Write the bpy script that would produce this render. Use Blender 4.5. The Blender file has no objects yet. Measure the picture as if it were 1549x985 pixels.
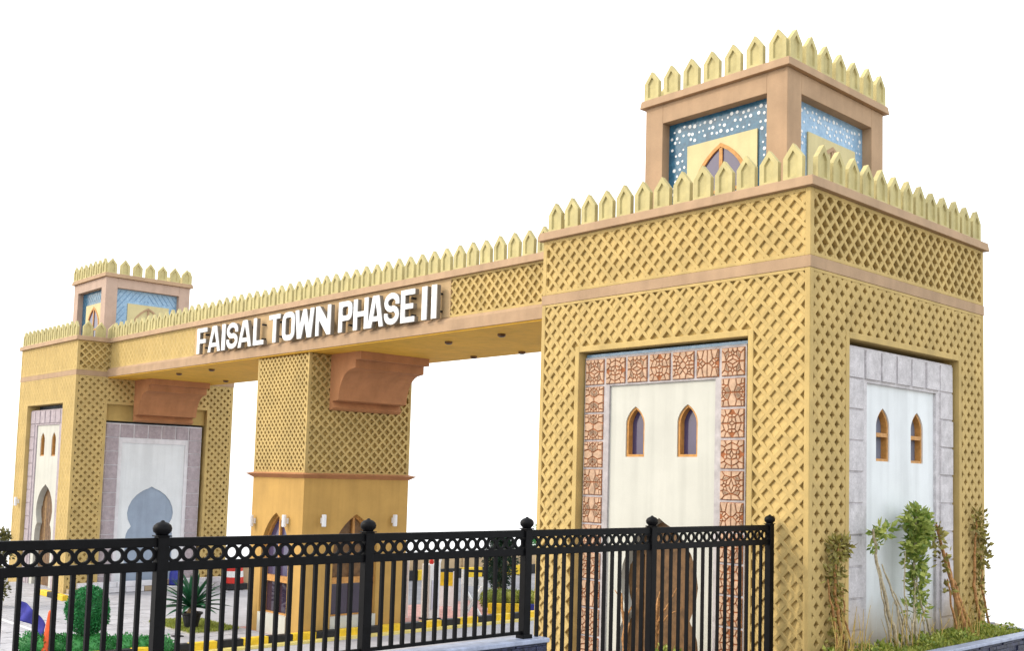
import bpy, bmesh, math, random
from mathutils import Vector, Matrix
random.seed(7)
R = math.radians
sc = bpy.context.scene
col = sc.collection

# ------------------------------------------------------------------ camera, sky, sun
CAM = (11.805986, -18.3147, 3.371613)
YAW, PITCH, ROLL = 0.7937467, 0.0759367, 0.0239993
FPX, PPX, PPY, IW, IH = 1602.0845, 865.498, 605.226, 1549.0, 985.0
fwd = Vector((-math.sin(YAW)*math.cos(PITCH), math.cos(YAW)*math.cos(PITCH), math.sin(PITCH)))
rgt = fwd.cross(Vector((0, 0, 1))).normalized()
upv = rgt.cross(fwd)
r2 = rgt*math.cos(ROLL)+upv*math.sin(ROLL)
u2 = -rgt*math.sin(ROLL)+upv*math.cos(ROLL)
cd = bpy.data.cameras.new('camera')
cam = bpy.data.objects.new('camera', cd); col.objects.link(cam)
m = Matrix(((r2.x, u2.x, -fwd.x), (r2.y, u2.y, -fwd.y), (r2.z, u2.z, -fwd.z))).to_4x4()
m.translation = Vector(CAM); cam.matrix_world = m
cd.sensor_fit = 'HORIZONTAL'; cd.sensor_width = 36; cd.lens = FPX/IW*36
cd.shift_x = (IW/2-PPX)/IW; cd.shift_y = (PPY-IH/2)/IW
cd.clip_start = .1; cd.clip_end = 20000
sc.camera = cam

SUN = Vector((-.50, -.66, .58)).normalized()          # direction towards the sun
w = bpy.data.worlds.new('World'); sc.world = w; w.use_nodes = True
nt = w.node_tree; nt.nodes.clear()
sky = nt.nodes.new('ShaderNodeTexSky'); sky.sky_type = 'NISHITA'; sky.sun_disc = False
sky.sun_elevation = math.asin(SUN.z); sky.sun_rotation = math.atan2(SUN.x, SUN.y)
sky.dust_density = 4; sky.air_density = 1.5
bgs = nt.nodes.new('ShaderNodeBackground'); bgs.inputs[1].default_value = .06
cloud = nt.nodes.new('ShaderNodeBackground'); cloud.inputs[0].default_value = (.97, .985, 1, 1); cloud.inputs[1].default_value = 1.08
mx = nt.nodes.new('ShaderNodeAddShader'); ow = nt.nodes.new('ShaderNodeOutputWorld')
nt.links.new(sky.outputs[0], bgs.inputs[0])
nt.links.new(bgs.outputs[0], mx.inputs[0]); nt.links.new(cloud.outputs[0], mx.inputs[1])
nt.links.new(mx.outputs[0], ow.inputs[0])
sl = bpy.data.lights.new('sun', 'SUN'); sl.energy = .95; sl.angle = R(.8); sl.color = (1, .93, .80)
so = bpy.data.objects.new('sun', sl); col.objects.link(so)
so.rotation_euler = SUN.to_track_quat('Z', 'Y').to_euler(); so.location = (-20, -30, 40)
vs = sc.view_settings; vs.view_transform = 'Standard'; vs.look = 'None'; vs.gamma = 1; vs.exposure = .55; vs.use_curve_mapping = False
sc.render.engine = 'CYCLES'

# ------------------------------------------------------------------ materials
M = {}
def mat(name, c, rough=.8, var=.08, scale=3.0, c2=None, bump=.15, bscale=60, spec=.3, metal=0, fine=.04, coat=0, streak=.09, foot=None):
    """stucco / stone / metal: base colour with soft large blotches, fine speckle and fine relief"""
    if name in M: return M[name]
    mt = bpy.data.materials.new(name); mt.use_nodes = True; n = mt.node_tree; b = n.nodes['Principled BSDF']
    b.inputs['Roughness'].default_value = rough; b.inputs['Metallic'].default_value = metal
    b.inputs['Specular IOR Level'].default_value = spec; b.inputs['Coat Weight'].default_value = coat
    tc = n.nodes.new('ShaderNodeTexCoord'); geo = n.nodes.new('ShaderNodeNewGeometry')
    no = n.nodes.new('ShaderNodeTexNoise'); no.inputs['Scale'].default_value = scale; no.inputs['Detail'].default_value = 6; no.inputs['Roughness'].default_value = .62
    n.links.new(geo.outputs['Position'], no.inputs['Vector'])
    mixc = n.nodes.new('ShaderNodeMix'); mixc.data_type = 'RGBA'
    lo = c2 if c2 else tuple(max(0, v*(1-2.4*var)) for v in c)
    hi = c if c2 else tuple(min(1, v*(1+.9*var)) for v in c)
    mixc.inputs[6].default_value = (*lo, 1); mixc.inputs[7].default_value = (*hi, 1)
    rp = n.nodes.new('ShaderNodeMapRange'); rp.inputs[1].default_value = .32; rp.inputs[2].default_value = .66
    n.links.new(no.outputs[0], rp.inputs[0]); n.links.new(rp.outputs[0], mixc.inputs[0])
    n2 = n.nodes.new('ShaderNodeTexNoise'); n2.inputs['Scale'].default_value = bscale; n2.inputs['Detail'].default_value = 4
    n.links.new(geo.outputs['Position'], n2.inputs['Vector'])
    sp = n.nodes.new('ShaderNodeMapRange'); sp.inputs[1].default_value = .3; sp.inputs[2].default_value = .7
    sp.inputs[3].default_value = 1-fine*2; sp.inputs[4].default_value = 1+fine
    n.links.new(n2.outputs[0], sp.inputs[0])
    mul = n.nodes.new('ShaderNodeVectorMath'); mul.operation = 'SCALE'
    mp = n.nodes.new('ShaderNodeMapping'); mp.inputs['Scale'].default_value = (2.6, 2.6, .16); n.links.new(geo.outputs['Position'], mp.inputs[0])
    n3 = n.nodes.new('ShaderNodeTexNoise'); n3.inputs['Scale'].default_value = 1.3; n3.inputs['Detail'].default_value = 5; n.links.new(mp.outputs[0], n3.inputs['Vector'])
    s3 = n.nodes.new('ShaderNodeMapRange'); s3.inputs[1].default_value = .36; s3.inputs[2].default_value = .56; s3.inputs[3].default_value = 1-streak; s3.inputs[4].default_value = 1
    n.links.new(n3.outputs[0], s3.inputs[0])
    m3 = n.nodes.new('ShaderNodeMath'); m3.operation = 'MULTIPLY'; n.links.new(sp.outputs[0], m3.inputs[0]); n.links.new(s3.outputs[0], m3.inputs[1])
    n.links.new(mixc.outputs[2], mul.inputs[0]); n.links.new(m3.outputs[0], mul.inputs['Scale'])
    if foot is not None:      # soil splash with a ragged upper edge just above the planting bed
        sx = n.nodes.new('ShaderNodeSeparateXYZ'); n.links.new(geo.outputs['Position'], sx.inputs[0])
        ad = n.nodes.new('ShaderNodeMath'); ad.operation = 'MULTIPLY_ADD'; n.links.new(n3.outputs[0], ad.inputs[0]); ad.inputs[1].default_value = -1.5; n.links.new(sx.outputs[2], ad.inputs[2])
        fr = n.nodes.new('ShaderNodeMapRange'); fr.inputs[1].default_value = foot-.95; fr.inputs[2].default_value = foot+.05; fr.inputs[3].default_value = .75; fr.inputs[4].default_value = 0
        n.links.new(ad.outputs[0], fr.inputs[0])
        fm = n.nodes.new('ShaderNodeMix'); fm.data_type = 'RGBA'; n.links.new(fr.outputs[0], fm.inputs[0]); n.links.new(mul.outputs[0], fm.inputs[6]); fm.inputs[7].default_value = (.36, .25, .11, 1)
        n.links.new(fm.outputs[2], b.inputs['Base Color'])
    else: n.links.new(mul.outputs[0], b.inputs['Base Color'])
    if bump:
        bp = n.nodes.new('ShaderNodeBump'); bp.inputs['Strength'].default_value = bump; bp.inputs['Distance'].default_value = .02
        n.links.new(n2.outputs[0], bp.inputs['Height']); n.links.new(bp.outputs[0], b.inputs['Normal'])
    M[name] = mt; return mt
def leafmat(name, a, b_, tr=.25):
    mt = bpy.data.materials.new(name); mt.use_nodes = True; n = mt.node_tree; b = n.nodes['Principled BSDF']
    geo = n.nodes.new('ShaderNodeNewGeometry'); mixc = n.nodes.new('ShaderNodeMix'); mixc.data_type = 'RGBA'
    mixc.inputs[6].default_value = (*a, 1); mixc.inputs[7].default_value = (*b_, 1)
    n.links.new(geo.outputs['Random Per Island'], mixc.inputs[0]); n.links.new(mixc.outputs[2], b.inputs['Base Color'])
    b.inputs['Roughness'].default_value = .5
    t = n.nodes.new('ShaderNodeBsdfTranslucent'); n.links.new(mixc.outputs[2], t.inputs[0])
    ms = n.nodes.new('ShaderNodeMixShader'); ms.inputs[0].default_value = tr
    n.links.new(b.outputs[0], ms.inputs[1]); n.links.new(t.outputs[0], ms.inputs[2])
    n.links.new(ms.outputs[0], n.nodes['Material Output'].inputs[0]); M[name] = mt; return mt
def glassmat(name, c, rough=.06):
    mt = bpy.data.materials.new(name); mt.use_nodes = True; b = mt.node_tree.nodes['Principled BSDF']
    n = mt.node_tree; geo = n.nodes.new('ShaderNodeNewGeometry'); no = n.nodes.new('ShaderNodeTexNoise'); no.inputs['Scale'].default_value = 1.7
    n.links.new(geo.outputs['Position'], no.inputs['Vector'])
    mixc = n.nodes.new('ShaderNodeMix'); mixc.data_type = 'RGBA'
    mixc.inputs[6].default_value = (*[v*.55 for v in c], 1); mixc.inputs[7].default_value = (*c, 1)
    n.links.new(no.outputs[0], mixc.inputs[0]); n.links.new(mixc.outputs[2], b.inputs['Base Color'])
    b.inputs['Roughness'].default_value = rough; b.inputs['Specular IOR Level'].default_value = .8
    M[name] = mt; return mt

mat('ochre', (.47, .33, .112), var=.07, scale=1.3)
mat('ochre_grid', (.52, .375, .145), var=.07, scale=1.6)
mat('ochre_deep', (.50, .30, .085), var=.05, scale=1.1)
mat('tan', (.42, .28, .17), var=.06, scale=1.2)
mat('tan_pink', (.48, .35, .275), var=.05, scale=1.2)
mat('terracotta', (.45, .205, .09), var=.06, scale=1.4)
mat('merlon', (.52, .45, .215), var=.08, scale=2.2)
mat('sign_panel', (.50, .345, .18), var=.06, scale=.9)
mat('soffit', (.74, .42, .05), var=.05, scale=.8)
mat('white_wall', (.545, .54, .48), var=.03, scale=.9)  # niche white, warmed and dimmed in colour for the sunlit fronts
mat('blue_white_wall', (.72, .75, .77), var=.03, scale=.9)  # same niche white with the bluish sky light of the shaded side in its colour
mat('grey_blind', (.30, .365, .46), var=.05, scale=1.1)
mat('stone_margin', (.47, .435, .435), var=.10, scale=4)
mat('lilac_stone', (.58, .555, .575), var=.09, scale=5, bscale=30, fine=.08, foot=.15)
mat('side_wall', (.72, .75, .77), var=.03, scale=.9, foot=.1)  # shaded-side white again, sky blue put into the colour, soil at the foot
mat('mauve_stone', (.42, .36, .385), var=.09, scale=5, bscale=30, fine=.08)
mat('joint_white', (.72, .71, .74), var=.05)
mat('carve_back', (.34, .12, .045), var=.2, scale=8, bump=.3)
mat('carve_face', (.56, .375, .25), var=.12, scale=9, bump=.3)
mat('dark_backing', (.06, .075, .10), var=.3, scale=5, rough=.6)
mat('orange_wood', (.55, .27, .075), var=.12, scale=8, rough=.5)
mat('brown_wood', (.17, .09, .035), var=.2, scale=6, rough=.5)
mat('plank_wood', (.26, .15, .055), var=.2, scale=6, rough=.5)
mat('cream_wall', (.60, .53, .29), var=.04, scale=1.2)
mat('teal_tile', (.035, .145, .24), rough=.16, var=.25, scale=7, bump=.25, bscale=14, spec=.6, c2=(.02, .085, .15))
mat('sky_tile', (.29, .45, .61), rough=.22, var=.25, scale=6, bump=.3, bscale=12, spec=.6, c2=(.17, .33, .52))  # turret tile with the sky reflection put into its lighter blue
mat('line_blue', (.07, .17, .33), rough=.3)
mat('star_white', (.80, .83, .84), rough=.3, var=.05)
mat('letter_white', (.82, .83, .84), rough=.35, var=.03, bump=0)
mat('letter_side', (.22, .19, .15), rough=.4, var=.08, bump=0)
mat('fence_black', (.004, .004, .005), rough=.5, var=.2, scale=8, bump=.04, spec=.12)
mat('slate', (.035, .04, .085), rough=.5, var=.35, scale=9, bump=.5, bscale=30, fine=.25)
mat('slate_top', (.34, .38, .50), rough=.45, var=.12, scale=6)
mat('paving', (.40, .395, .42), var=.08, scale=.35, bscale=20)
mat('paver', (.44, .435, .46), var=.10, scale=1.1, bscale=25)
mat('red_paver', (.50, .27, .24), var=.12, scale=2, bscale=25)
mat('asphalt', (.26, .255, .275), var=.12, scale=.6, bscale=40, fine=.1)
mat('earth', (.24, .19, .10), var=.25, scale=1.2, bscale=18, bump=.5)
mat('dry_soil', (.20, .15, .075), var=.3, scale=4, bscale=30, bump=.6)
mat('yellow_paint', (.82, .55, .03), rough=.5, var=.10, scale=5)
mat('pale_yellow', (.80, .66, .22), rough=.6, var=.08, scale=3)
mat('black_paint', (.015, .015, .018), rough=.5, var=.2, scale=6)
mat('kerb_concrete', (.55, .52, .44), var=.1, scale=3)
mat('white_paint', (.80, .80, .80), rough=.4, var=.04, scale=3, bump=.05)
mat('lavender_paint', (.62, .62, .74), rough=.4, var=.05, bump=.05)
mat('red_paint', (.62, .03, .02), rough=.45, var=.1, bump=.05)
mat('orange_red', (.75, .10, .02), rough=.45, var=.1, bump=.05)
mat('blue_paint', (.03, .04, .28), rough=.45, var=.1, bump=.05)
mat('blue_cloth', (.06, .06, .33), rough=.8, var=.12, scale=6)
mat('far_wall', (.56, .42, .26), var=.08, scale=1.3)
mat('bark', (.30, .19, .09), var=.3, scale=14, bump=.6)
mat('dry_stem', (.46, .23, .085), var=.25, scale=16, bump=.5)
mat('pale_stem', (.50, .42, .28), var=.22, scale=16, bump=.5)
mat('white_plastic', (.80, .80, .82), rough=.35, var=.02, bump=0)
leafmat('vine_leaf', (.10, .18, .02), (.46, .50, .12))
leafmat('dull_leaf', (.12, .09, .015), (.40, .36, .09))
leafmat('grass', (.12, .19, .015), (.45, .46, .09))
leafmat('topiary_leaf', (.01, .13, .03), (.04, .30, .085), .12)
leafmat('hedge_leaf', (.015, .14, .03), (.08, .40, .10), .2)
leafmat('palm_leaf', (.006, .05, .022), (.02, .12, .05), .12)
leafmat('olive_leaf', (.05, .055, .012), (.20, .18, .05))
leafmat('dark_leaf', (.005, .025, .012), (.02, .07, .03), .1)
glassmat('pane_blue', (.075, .065, .15), .10); glassmat('pane_dark', (.045, .03, .06)); glassmat('pane_grey', (.22, .26, .36))

# ------------------------------------------------------------------ mesh builder
class MB:
    def __init__(s): s.v = []; s.f = []
    def add(s, vs, fs):
        k = len(s.v); s.v += [tuple(p) for p in vs]; s.f += [tuple(i+k for i in f) for f in fs]
    def hexa(s, p):     # eight corners: bottom 0-3, top 4-7
        s.add(p, [(0, 3, 2, 1), (4, 5, 6, 7), (0, 1, 5, 4), (1, 2, 6, 5), (2, 3, 7, 6), (3, 0, 4, 7)])
    def box(s, x0, x1, y0, y1, z0, z1):
        s.hexa([(x0, y0, z0), (x1, y0, z0), (x1, y1, z0), (x0, y1, z0), (x0, y0, z1), (x1, y0, z1), (x1, y1, z1), (x0, y1, z1)])
    def fbox(s, F, ua, ub, za, zb, da, db):
        s.hexa([F(ua, za, da), F(ub, za, da), F(ub, za, db), F(ua, za, db), F(ua, zb, da), F(ub, zb, da), F(ub, zb, db), F(ua, zb, db)])
    def prism(s, F, pts, da, db, cap_back=True):
        n = len(pts)
        vs = [F(u, z, da) for u, z in pts]+[F(u, z, db) for u, z in pts]
        fs = [tuple(range(n, 2*n))]+[(i, (i+1) % n, n+(i+1) % n, n+i) for i in range(n)]
        if cap_back: fs.append(tuple(range(n-1, -1, -1)))
        s.add(vs, fs)
    def ring(s, F, outer, inner, da, db):
        """frame between two outlines with the same point count"""
        n = len(outer)
        vs = [F(u, z, d) for d in (da, db) for L in (outer, inner) for u, z in L]
        fs = []
        for i in range(n):
            j = (i+1) % n
            fs += [(2*n+i, 2*n+j, 3*n+j, 3*n+i), (i, j, 2*n+j, 2*n+i), (n+j, n+i, 3*n+i, 3*n+j)]
        s.add(vs, fs)
    def plate(s, F, outer, holes, da, db):
        """front plate with holes at depth db, walls of outline and holes going back to da"""
        bm = bmesh.new(); es = []
        for L in [outer]+holes:
            vv = [bm.verts.new((u, z, 0)) for u, z in L]
            es += [bm.edges.new((vv[i], vv[(i+1) % len(vv)])) for i in range(len(vv))]
        bmesh.ops.triangle_fill(bm, use_beauty=True, use_dissolve=False, edges=es)
        bm.verts.index_update()
        s.add([F(v.co.x, v.co.y, db) for v in bm.verts], [tuple(v.index for v in f.verts) for f in bm.faces]); bm.free()
        for L in [outer]+holes:
            n = len(L); s.add([F(u, z, da) for u, z in L]+[F(u, z, db) for u, z in L], [(i, (i+1) % n, n+(i+1) % n, n+i) for i in range(n)])
    def tube(s, pts, rad, seg=7, cap=True):
        pts = [Vector(p) for p in pts]; n = len(pts)
        rr = rad if hasattr(rad, '__len__') else [rad]*n
        k = len(s.v); up = Vector((.31, .17, .94)).normalized()
        for i, p in enumerate(pts):
            t = (pts[min(i+1, n-1)]-pts[max(i-1, 0)]).normalized()
            a = t.cross(up); a = a.normalized() if a.length > 1e-3 else t.orthogonal().normalized(); b = t.cross(a)
            for j in range(seg):
                an = 2*math.pi*j/seg; s.v.append(tuple(p+(a*math.cos(an)+b*math.sin(an))*rr[i]))
        for i in range(n-1):
            for j in range(seg):
                j2 = (j+1) % seg; s.f.append((k+i*seg+j, k+i*seg+j2, k+(i+1)*seg+j2, k+(i+1)*seg+j))
        if cap:
            s.f.append(tuple(k+j for j in range(seg-1, -1, -1))); s.f.append(tuple(k+(n-1)*seg+j for j in range(seg)))
    def lathe(s, c, prof, seg=14):
        k = len(s.v); n = len(prof)
        for r, z in prof:
            for j in range(seg):
                a = 2*math.pi*j/seg; s.v.append((c[0]+r*math.cos(a), c[1]+r*math.sin(a), c[2]+z))
        for i in range(n-1):
            for j in range(seg):
                j2 = (j+1) % seg; s.f.append((k+i*seg+j, k+i*seg+j2, k+(i+1)*seg+j2, k+(i+1)*seg+j))
        s.f.append(tuple(k+j for j in range(seg-1, -1, -1))); s.f.append(tuple(k+(n-1)*seg+j for j in range(seg)))
    def leaf(s, p, d, nrm, L, W):
        p = Vector(p); d = Vector(d).normalized(); sd = d.cross(Vector(nrm))
        sd = sd.normalized() if sd.length > 1e-3 else d.orthogonal().normalized(); nn = sd.cross(d)
        m_ = p+d*L*.45
        s.add([p, m_+sd*W*.5-nn*W*.12, p+d*L-nn*L*.12, m_-sd*W*.5-nn*W*.12, m_+nn*W*.10], [(0, 1, 4), (1, 2, 4), (2, 3, 4), (3, 0, 4)])
    def mesh(s, name, m_):
        me = bpy.data.meshes.new(name); me.from_pydata(s.v, [], s.f); me.materials.append(M[m_]); me.update(); return me
    def build(s, name, m_, parent=None, kind=None, smooth=False, bevel=0):
        off = wloc(parent) if parent else Vector((0, 0, 0))
        if off.length: s.v = [(x-off.x, y-off.y, z-off.z) for x, y, z in s.v]
        me = s.mesh(name, m_)
        if smooth: me.polygons.foreach_set('use_smooth', [True]*len(me.polygons))
        o = bpy.data.objects.new(name, me); col.objects.link(o); o.parent = parent
        if bevel:
            b = o.modifiers.new('bevel', 'BEVEL'); b.width = bevel; b.segments = 2; b.limit_method = 'ANGLE'
        if kind: o['kind'] = kind
        return o
def wloc(o):
    p = Vector((0, 0, 0))
    while o: p = p+Vector(o.location); o = o.parent
    return p
def inst(name, me, parent, loc, rz=0):
    o = bpy.data.objects.new(name, me); col.objects.link(o); o.parent = parent
    o.location = Vector(loc)-(wloc(parent) if parent else Vector((0, 0, 0))); o.rotation_euler = (0, 0, rz); return o
def tag(o, label=None, cat=None, group=None, kind=None):
    for k, v in (('label', label), ('category', cat), ('group', group), ('kind', kind)):
        if v: o[k] = v
    return o
def thing(name, loc, label, cat, group=None):
    o = bpy.data.objects.new(name, None); col.objects.link(o); o.location = loc; o.empty_display_size = .2
    return tag(o, label, cat, group)
def face(ox, oy, ux, uy):
    """wall frame: u runs along the wall, d points out of it (to the right-hand side of u)"""
    return lambda u, z, d: (ox+ux*u+uy*d, oy+uy*u-ux*d, z)

ZR = -2.6          # road and paving level; z = 0 is the soil beside the near tower
W = 8.0

# ------------------------------------------------------------------ ground
def pad_dist(x, y):
    def rect(a, b, c, d):
        dx = max(a-x, 0, x-b); dy = max(c-y, 0, y-d); return math.hypot(dx, dy)
    d1 = rect(-50.5, 60, -70, 8.3)
    # behind the gate: the road, bounded by the far boundary wall
    lx = -41.0+(y-8)*.2
    d2 = max(lx-x, 0, x+9); dy = max(8.3-y, 0, y-30); d2 = math.hypot(d2, dy)
    return min(d1, d2)
def ground():
    def axis(lo, hi, st, far):
        a = [lo+st*i for i in range(int((hi-lo)/st)+1)]; g = st; p = a[-1]; q = a[0]; L = []; H = []
        while p < far: g *= 1.35; p += g; q -= g; H.append(p); L.append(q)
        return L[::-1]+a+H
    xs = axis(-56, 64, 1.5, 3200); ys = axis(-74, 36, 1.5, 3200)
    b = MB(); nx = len(xs)
    for y in ys:
        for x in xs:
            d = pad_dist(x, y)
            b.v.append((x, y, ZR-.34*max(0, d-.4)+(0 if d < 2 else random.uniform(-.12, .12))))
    for j in range(len(ys)-1):
        for i in range(nx-1): b.f.append((j*nx+i, j*nx+i+1, (j+1)*nx+i+1, (j+1)*nx+i))
    tag(b.build('ground', 'earth', smooth=True), 'dry earth bank falling away around the gateway', 'ground', kind='structure')
    b = MB(); b.box(-50, 10, -60, 8.2, ZR-.2, ZR+.03); b.box(-38.5, -9.2, 8.2, 29.5, ZR-.2, ZR+.03)
    tag(b.build('road', 'asphalt'), 'grey road passing under the gateway', 'road', kind='structure')
ground()

def pavement():
    rt = thing('pavement', (-31, -6, ZR), 'pale grey paved forecourt of square slabs before the far tower', 'pavement'); rt['kind'] = 'structure'
    k = 0; me = []
    b = MB(); b.box(-47.6, -23.0, -14, 1.3, ZR-.1, ZR+.065); b.box(-39.9, -26.4, 1.3, 8, ZR-.1, ZR+.065)
    b.build('bedding', 'paving', rt)
    for v in range(3):
        q = MB(); e = .018; h = .045+.006*v
        q.hexa([(e, e, 0), (1.2-e, e, 0), (1.2-e, 1.2-e, 0), (e, 1.2-e, 0), (e+.01, e+.01, h), (1.19-e, e+.01, h), (1.19-e, 1.19-e, h), (e+.01, 1.19-e, h)])
        me.append(q.mesh('paving_slab', 'paver'))
    for i in range(20):
        for j in range(12):
            x = -47.2+i*1.2; y = -13+j*1.2
            inst('paving_slab', random.choice(me), rt, (x, y, ZR+.066))
    b = MB(); b.box(-47.6, -23.2, -4.95, -4.80, ZR+.10, ZR+.125); b.build('painted_line', 'white_paint', rt)
    b = MB(); b.box(-26.3, -22.9, 1.3, 12, ZR-.1, ZR+.07); b.box(-28.5, -24, 9, 15, ZR-.1, ZR+.062)
    b.build('red_paving', 'red_paver', rt)
pavement()

# ------------------------------------------------------------------ shared shapes
def lancet(c, zb, w, zs, zt, n=7):
    """pointed-arch outline: centre, bottom, half width, spring height, tip height (counter-clockwise)"""
    h = zt-zs; L = [(c-w, zb), (c+w, zb)]
    for i in range(n):
        t = i/n; a = t*math.pi/2
        L.append((c+w*(1-t**1.9)**.85 if t else c+w, zs+h*t))
    L.append((c, zt))
    for i in range(n-1, -1, -1):
        t = i/n; L.append((c-(w*(1-t**1.9)**.85 if t else w), zs+h*t))
    return L
KEY = [(0, 2.56), (.16, 2.47), (.42, 2.36), (.72, 2.15), (.96, 1.87), (1.11, 1.55), (1.16, 1.25), (1.11, .95), (1.0, .72), (.94, .60), (.98, .53), (1.08, .42), (1.16, .22), (1.19, 0)]
def keyhole(c, zb, kz=1.0, k=1.0):
    K_ = [(x, 2.56-(2.56-z)*kz) for x, z in KEY]
    r_ = [(c+x*k, z) for x, z in K_]+[(c+1.19*k, zb)]
    l_ = [(c-1.19*k, zb)]+[(c-x*k, z) for x, z in K_[::-1][:-1]]
    return (r_+l_)[::-1]
def inset(L, k):
    cu = (min(p[0] for p in L)+max(p[0] for p in L))/2; cz = (min(p[1] for p in L)+max(p[1] for p in L))/2
    hw = max(p[0] for p in L)-cu; hh = max(p[1] for p in L)-cz
    return [(cu+(p[0]-cu)*(1-k/hw), cz+(p[1]-cz)*(1-k/hh)) for p in L]

def lattice(b, F, u0, u1, z0, z1, wb, d0, d1, pitch=.37, hole=None):
    """crossed diagonal bars clipped to a rectangle, leaving out a rectangular hole"""
    def clip(px, pz, dx, dz, R_):
        t0, t1 = -1e9, 1e9
        for p, d, a, c in ((px, dx, R_[0], R_[1]), (pz, dz, R_[2], R_[3])):
            ta, tb = (a-p)/d, (c-p)/d
            if ta > tb: ta, tb = tb, ta
            t0 = max(t0, ta); t1 = min(t1, tb)
        return (t0, t1) if t1-t0 > .06 else None
    s2 = math.sqrt(.5); H = z1-z0
    for sgn in (1, -1):
        n = int((u1-u0+H)/pitch)+2
        for k in range(n):
            px = (u0-H+(k+.5)*pitch) if sgn > 0 else (u0+(k+.5)*pitch)
            pz = z0; dx, dz = sgn*s2, s2
            c = clip(px, pz, dx, dz, (u0, u1, z0, z1))
            if not c: continue
            segs = [c]
            if hole:
                h = clip(px, pz, dx, dz, hole)
                if h: segs = [(a, e) for a, e in ((c[0], min(c[1], h[0])), (max(c[0], h[1]), c[1])) if e-a > .06]
            for a, e in segs:
                ou, oz = -dz*wb/2, dx*wb/2
                P = [(px+dx*a+ou, pz+dz*a+oz), (px+dx*e+ou, pz+dz*e+oz), (px+dx*e-ou, pz+dz*e-oz), (px+dx*a-ou, pz+dz*a-oz)]
                top = d1-(.004 if sgn > 0 else 0); t_ = .012
                Q = [(px+dx*a+ou*.8, pz+dz*a+oz*.8), (px+dx*e+ou*.8, pz+dz*e+oz*.8), (px+dx*e-ou*.8, pz+dz*e-oz*.8), (px+dx*a-ou*.8, pz+dz*a-oz*.8)]
                b.add([F(u, z, d0) for u, z in P]+[F(u, z, top-t_) for u, z in P]+[F(u, z, top) for u, z in Q],
                      [(0, 1, 5, 4), (1, 2, 6, 5), (2, 3, 7, 6), (3, 0, 4, 7), (4, 5, 9, 8), (5, 6, 10, 9), (6, 7, 11, 10), (7, 4, 8, 11), (8, 9, 10, 11)])

def weave(b, F, u0, u1, z0, z1, wb, pitch=.37, hi=-.010, lo=-.066, hole=None):
    """one sloping square set in every mesh of the lattice: sunk on the upper left, nearly flush on the lower right"""
    H = z1-z0; h = (pitch-wb*math.sqrt(2))/2+.006
    n = int((u1-u0+H)/pitch)+2
    for i in range(n):
        for j in range(n+2):
            A = u0-H+(i+1)*pitch-z0; B_ = u0+(j+1)*pitch+z0
            u, z = (A+B_)/2, (B_-A)/2
            if u-h*.7 < u0 or u+h*.05 > u1 or z-h*.7 < z0 or z+h*.7 > z1: continue
            if hole and hole[0]-h*.6 < u < hole[1]+h*.6 and hole[2]-h*.6 < z < hole[3]+h*.6: continue
            q = random.uniform(-.008, .008)
            b.add([F(u-h, z, lo+q), F(u, z-h, hi+q), F(u+h, z, hi+q), F(u, z+h, lo+q)], [(0, 1, 2, 3)])

# merlon: pointed stone with a sunk pointed panel on its outer face; x along the wall, -y is outside
def merlon_mesh(wd=.475, h=.75, th=.12):
    b = MB(); F = lambda u, z, d: (u, -d, z)
    hw = wd/2; sh = h*.61
    out = [(-hw, 0), (hw, 0), (hw, sh), (0, h), (-hw, sh)]
    inn = [(-hw*.50, .06), (hw*.50, .06), (hw*.52, sh*.95), (0, h*.80), (-hw*.52, sh*.95)]
    n = 5
    vs = [F(u, z, 0) for u, z in out]+[F(u, z, th) for u, z in out]+[F(u, z, th) for u, z in inn]+[F(u*.86, z, th-.045) for u, z in inn]
    fs = [(4, 3, 2, 1, 0), (15, 16, 17, 18, 19)]
    for i in range(n):
        j = (i+1) % n; fs += [(i, j, n+j, n+i), (n+i, n+j, 2*n+j, 2*n+i), (2*n+i, 2*n+j, 3*n+j, 3*n+i)]
    b.add(vs, fs); return b.mesh('merlon', 'merlon')
MERLON = merlon_mesh()
def merlon_row(parent, F, u_list, z, d):
    p0 = Vector(F(0, 0, 0)); p1 = Vector(F(1, 0, 0)); a = math.atan2(p1.y-p0.y, p1.x-p0.x)
    for u in u_list:
        o = inst('merlon', MERLON, parent, F(u, z, d), a+random.uniform(-.012, .012))
        o.rotation_euler.x = random.uniform(-.012, .012); q = random.uniform(.97, 1.03); o.scale = (random.uniform(.97, 1.02), 1, q)

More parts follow.
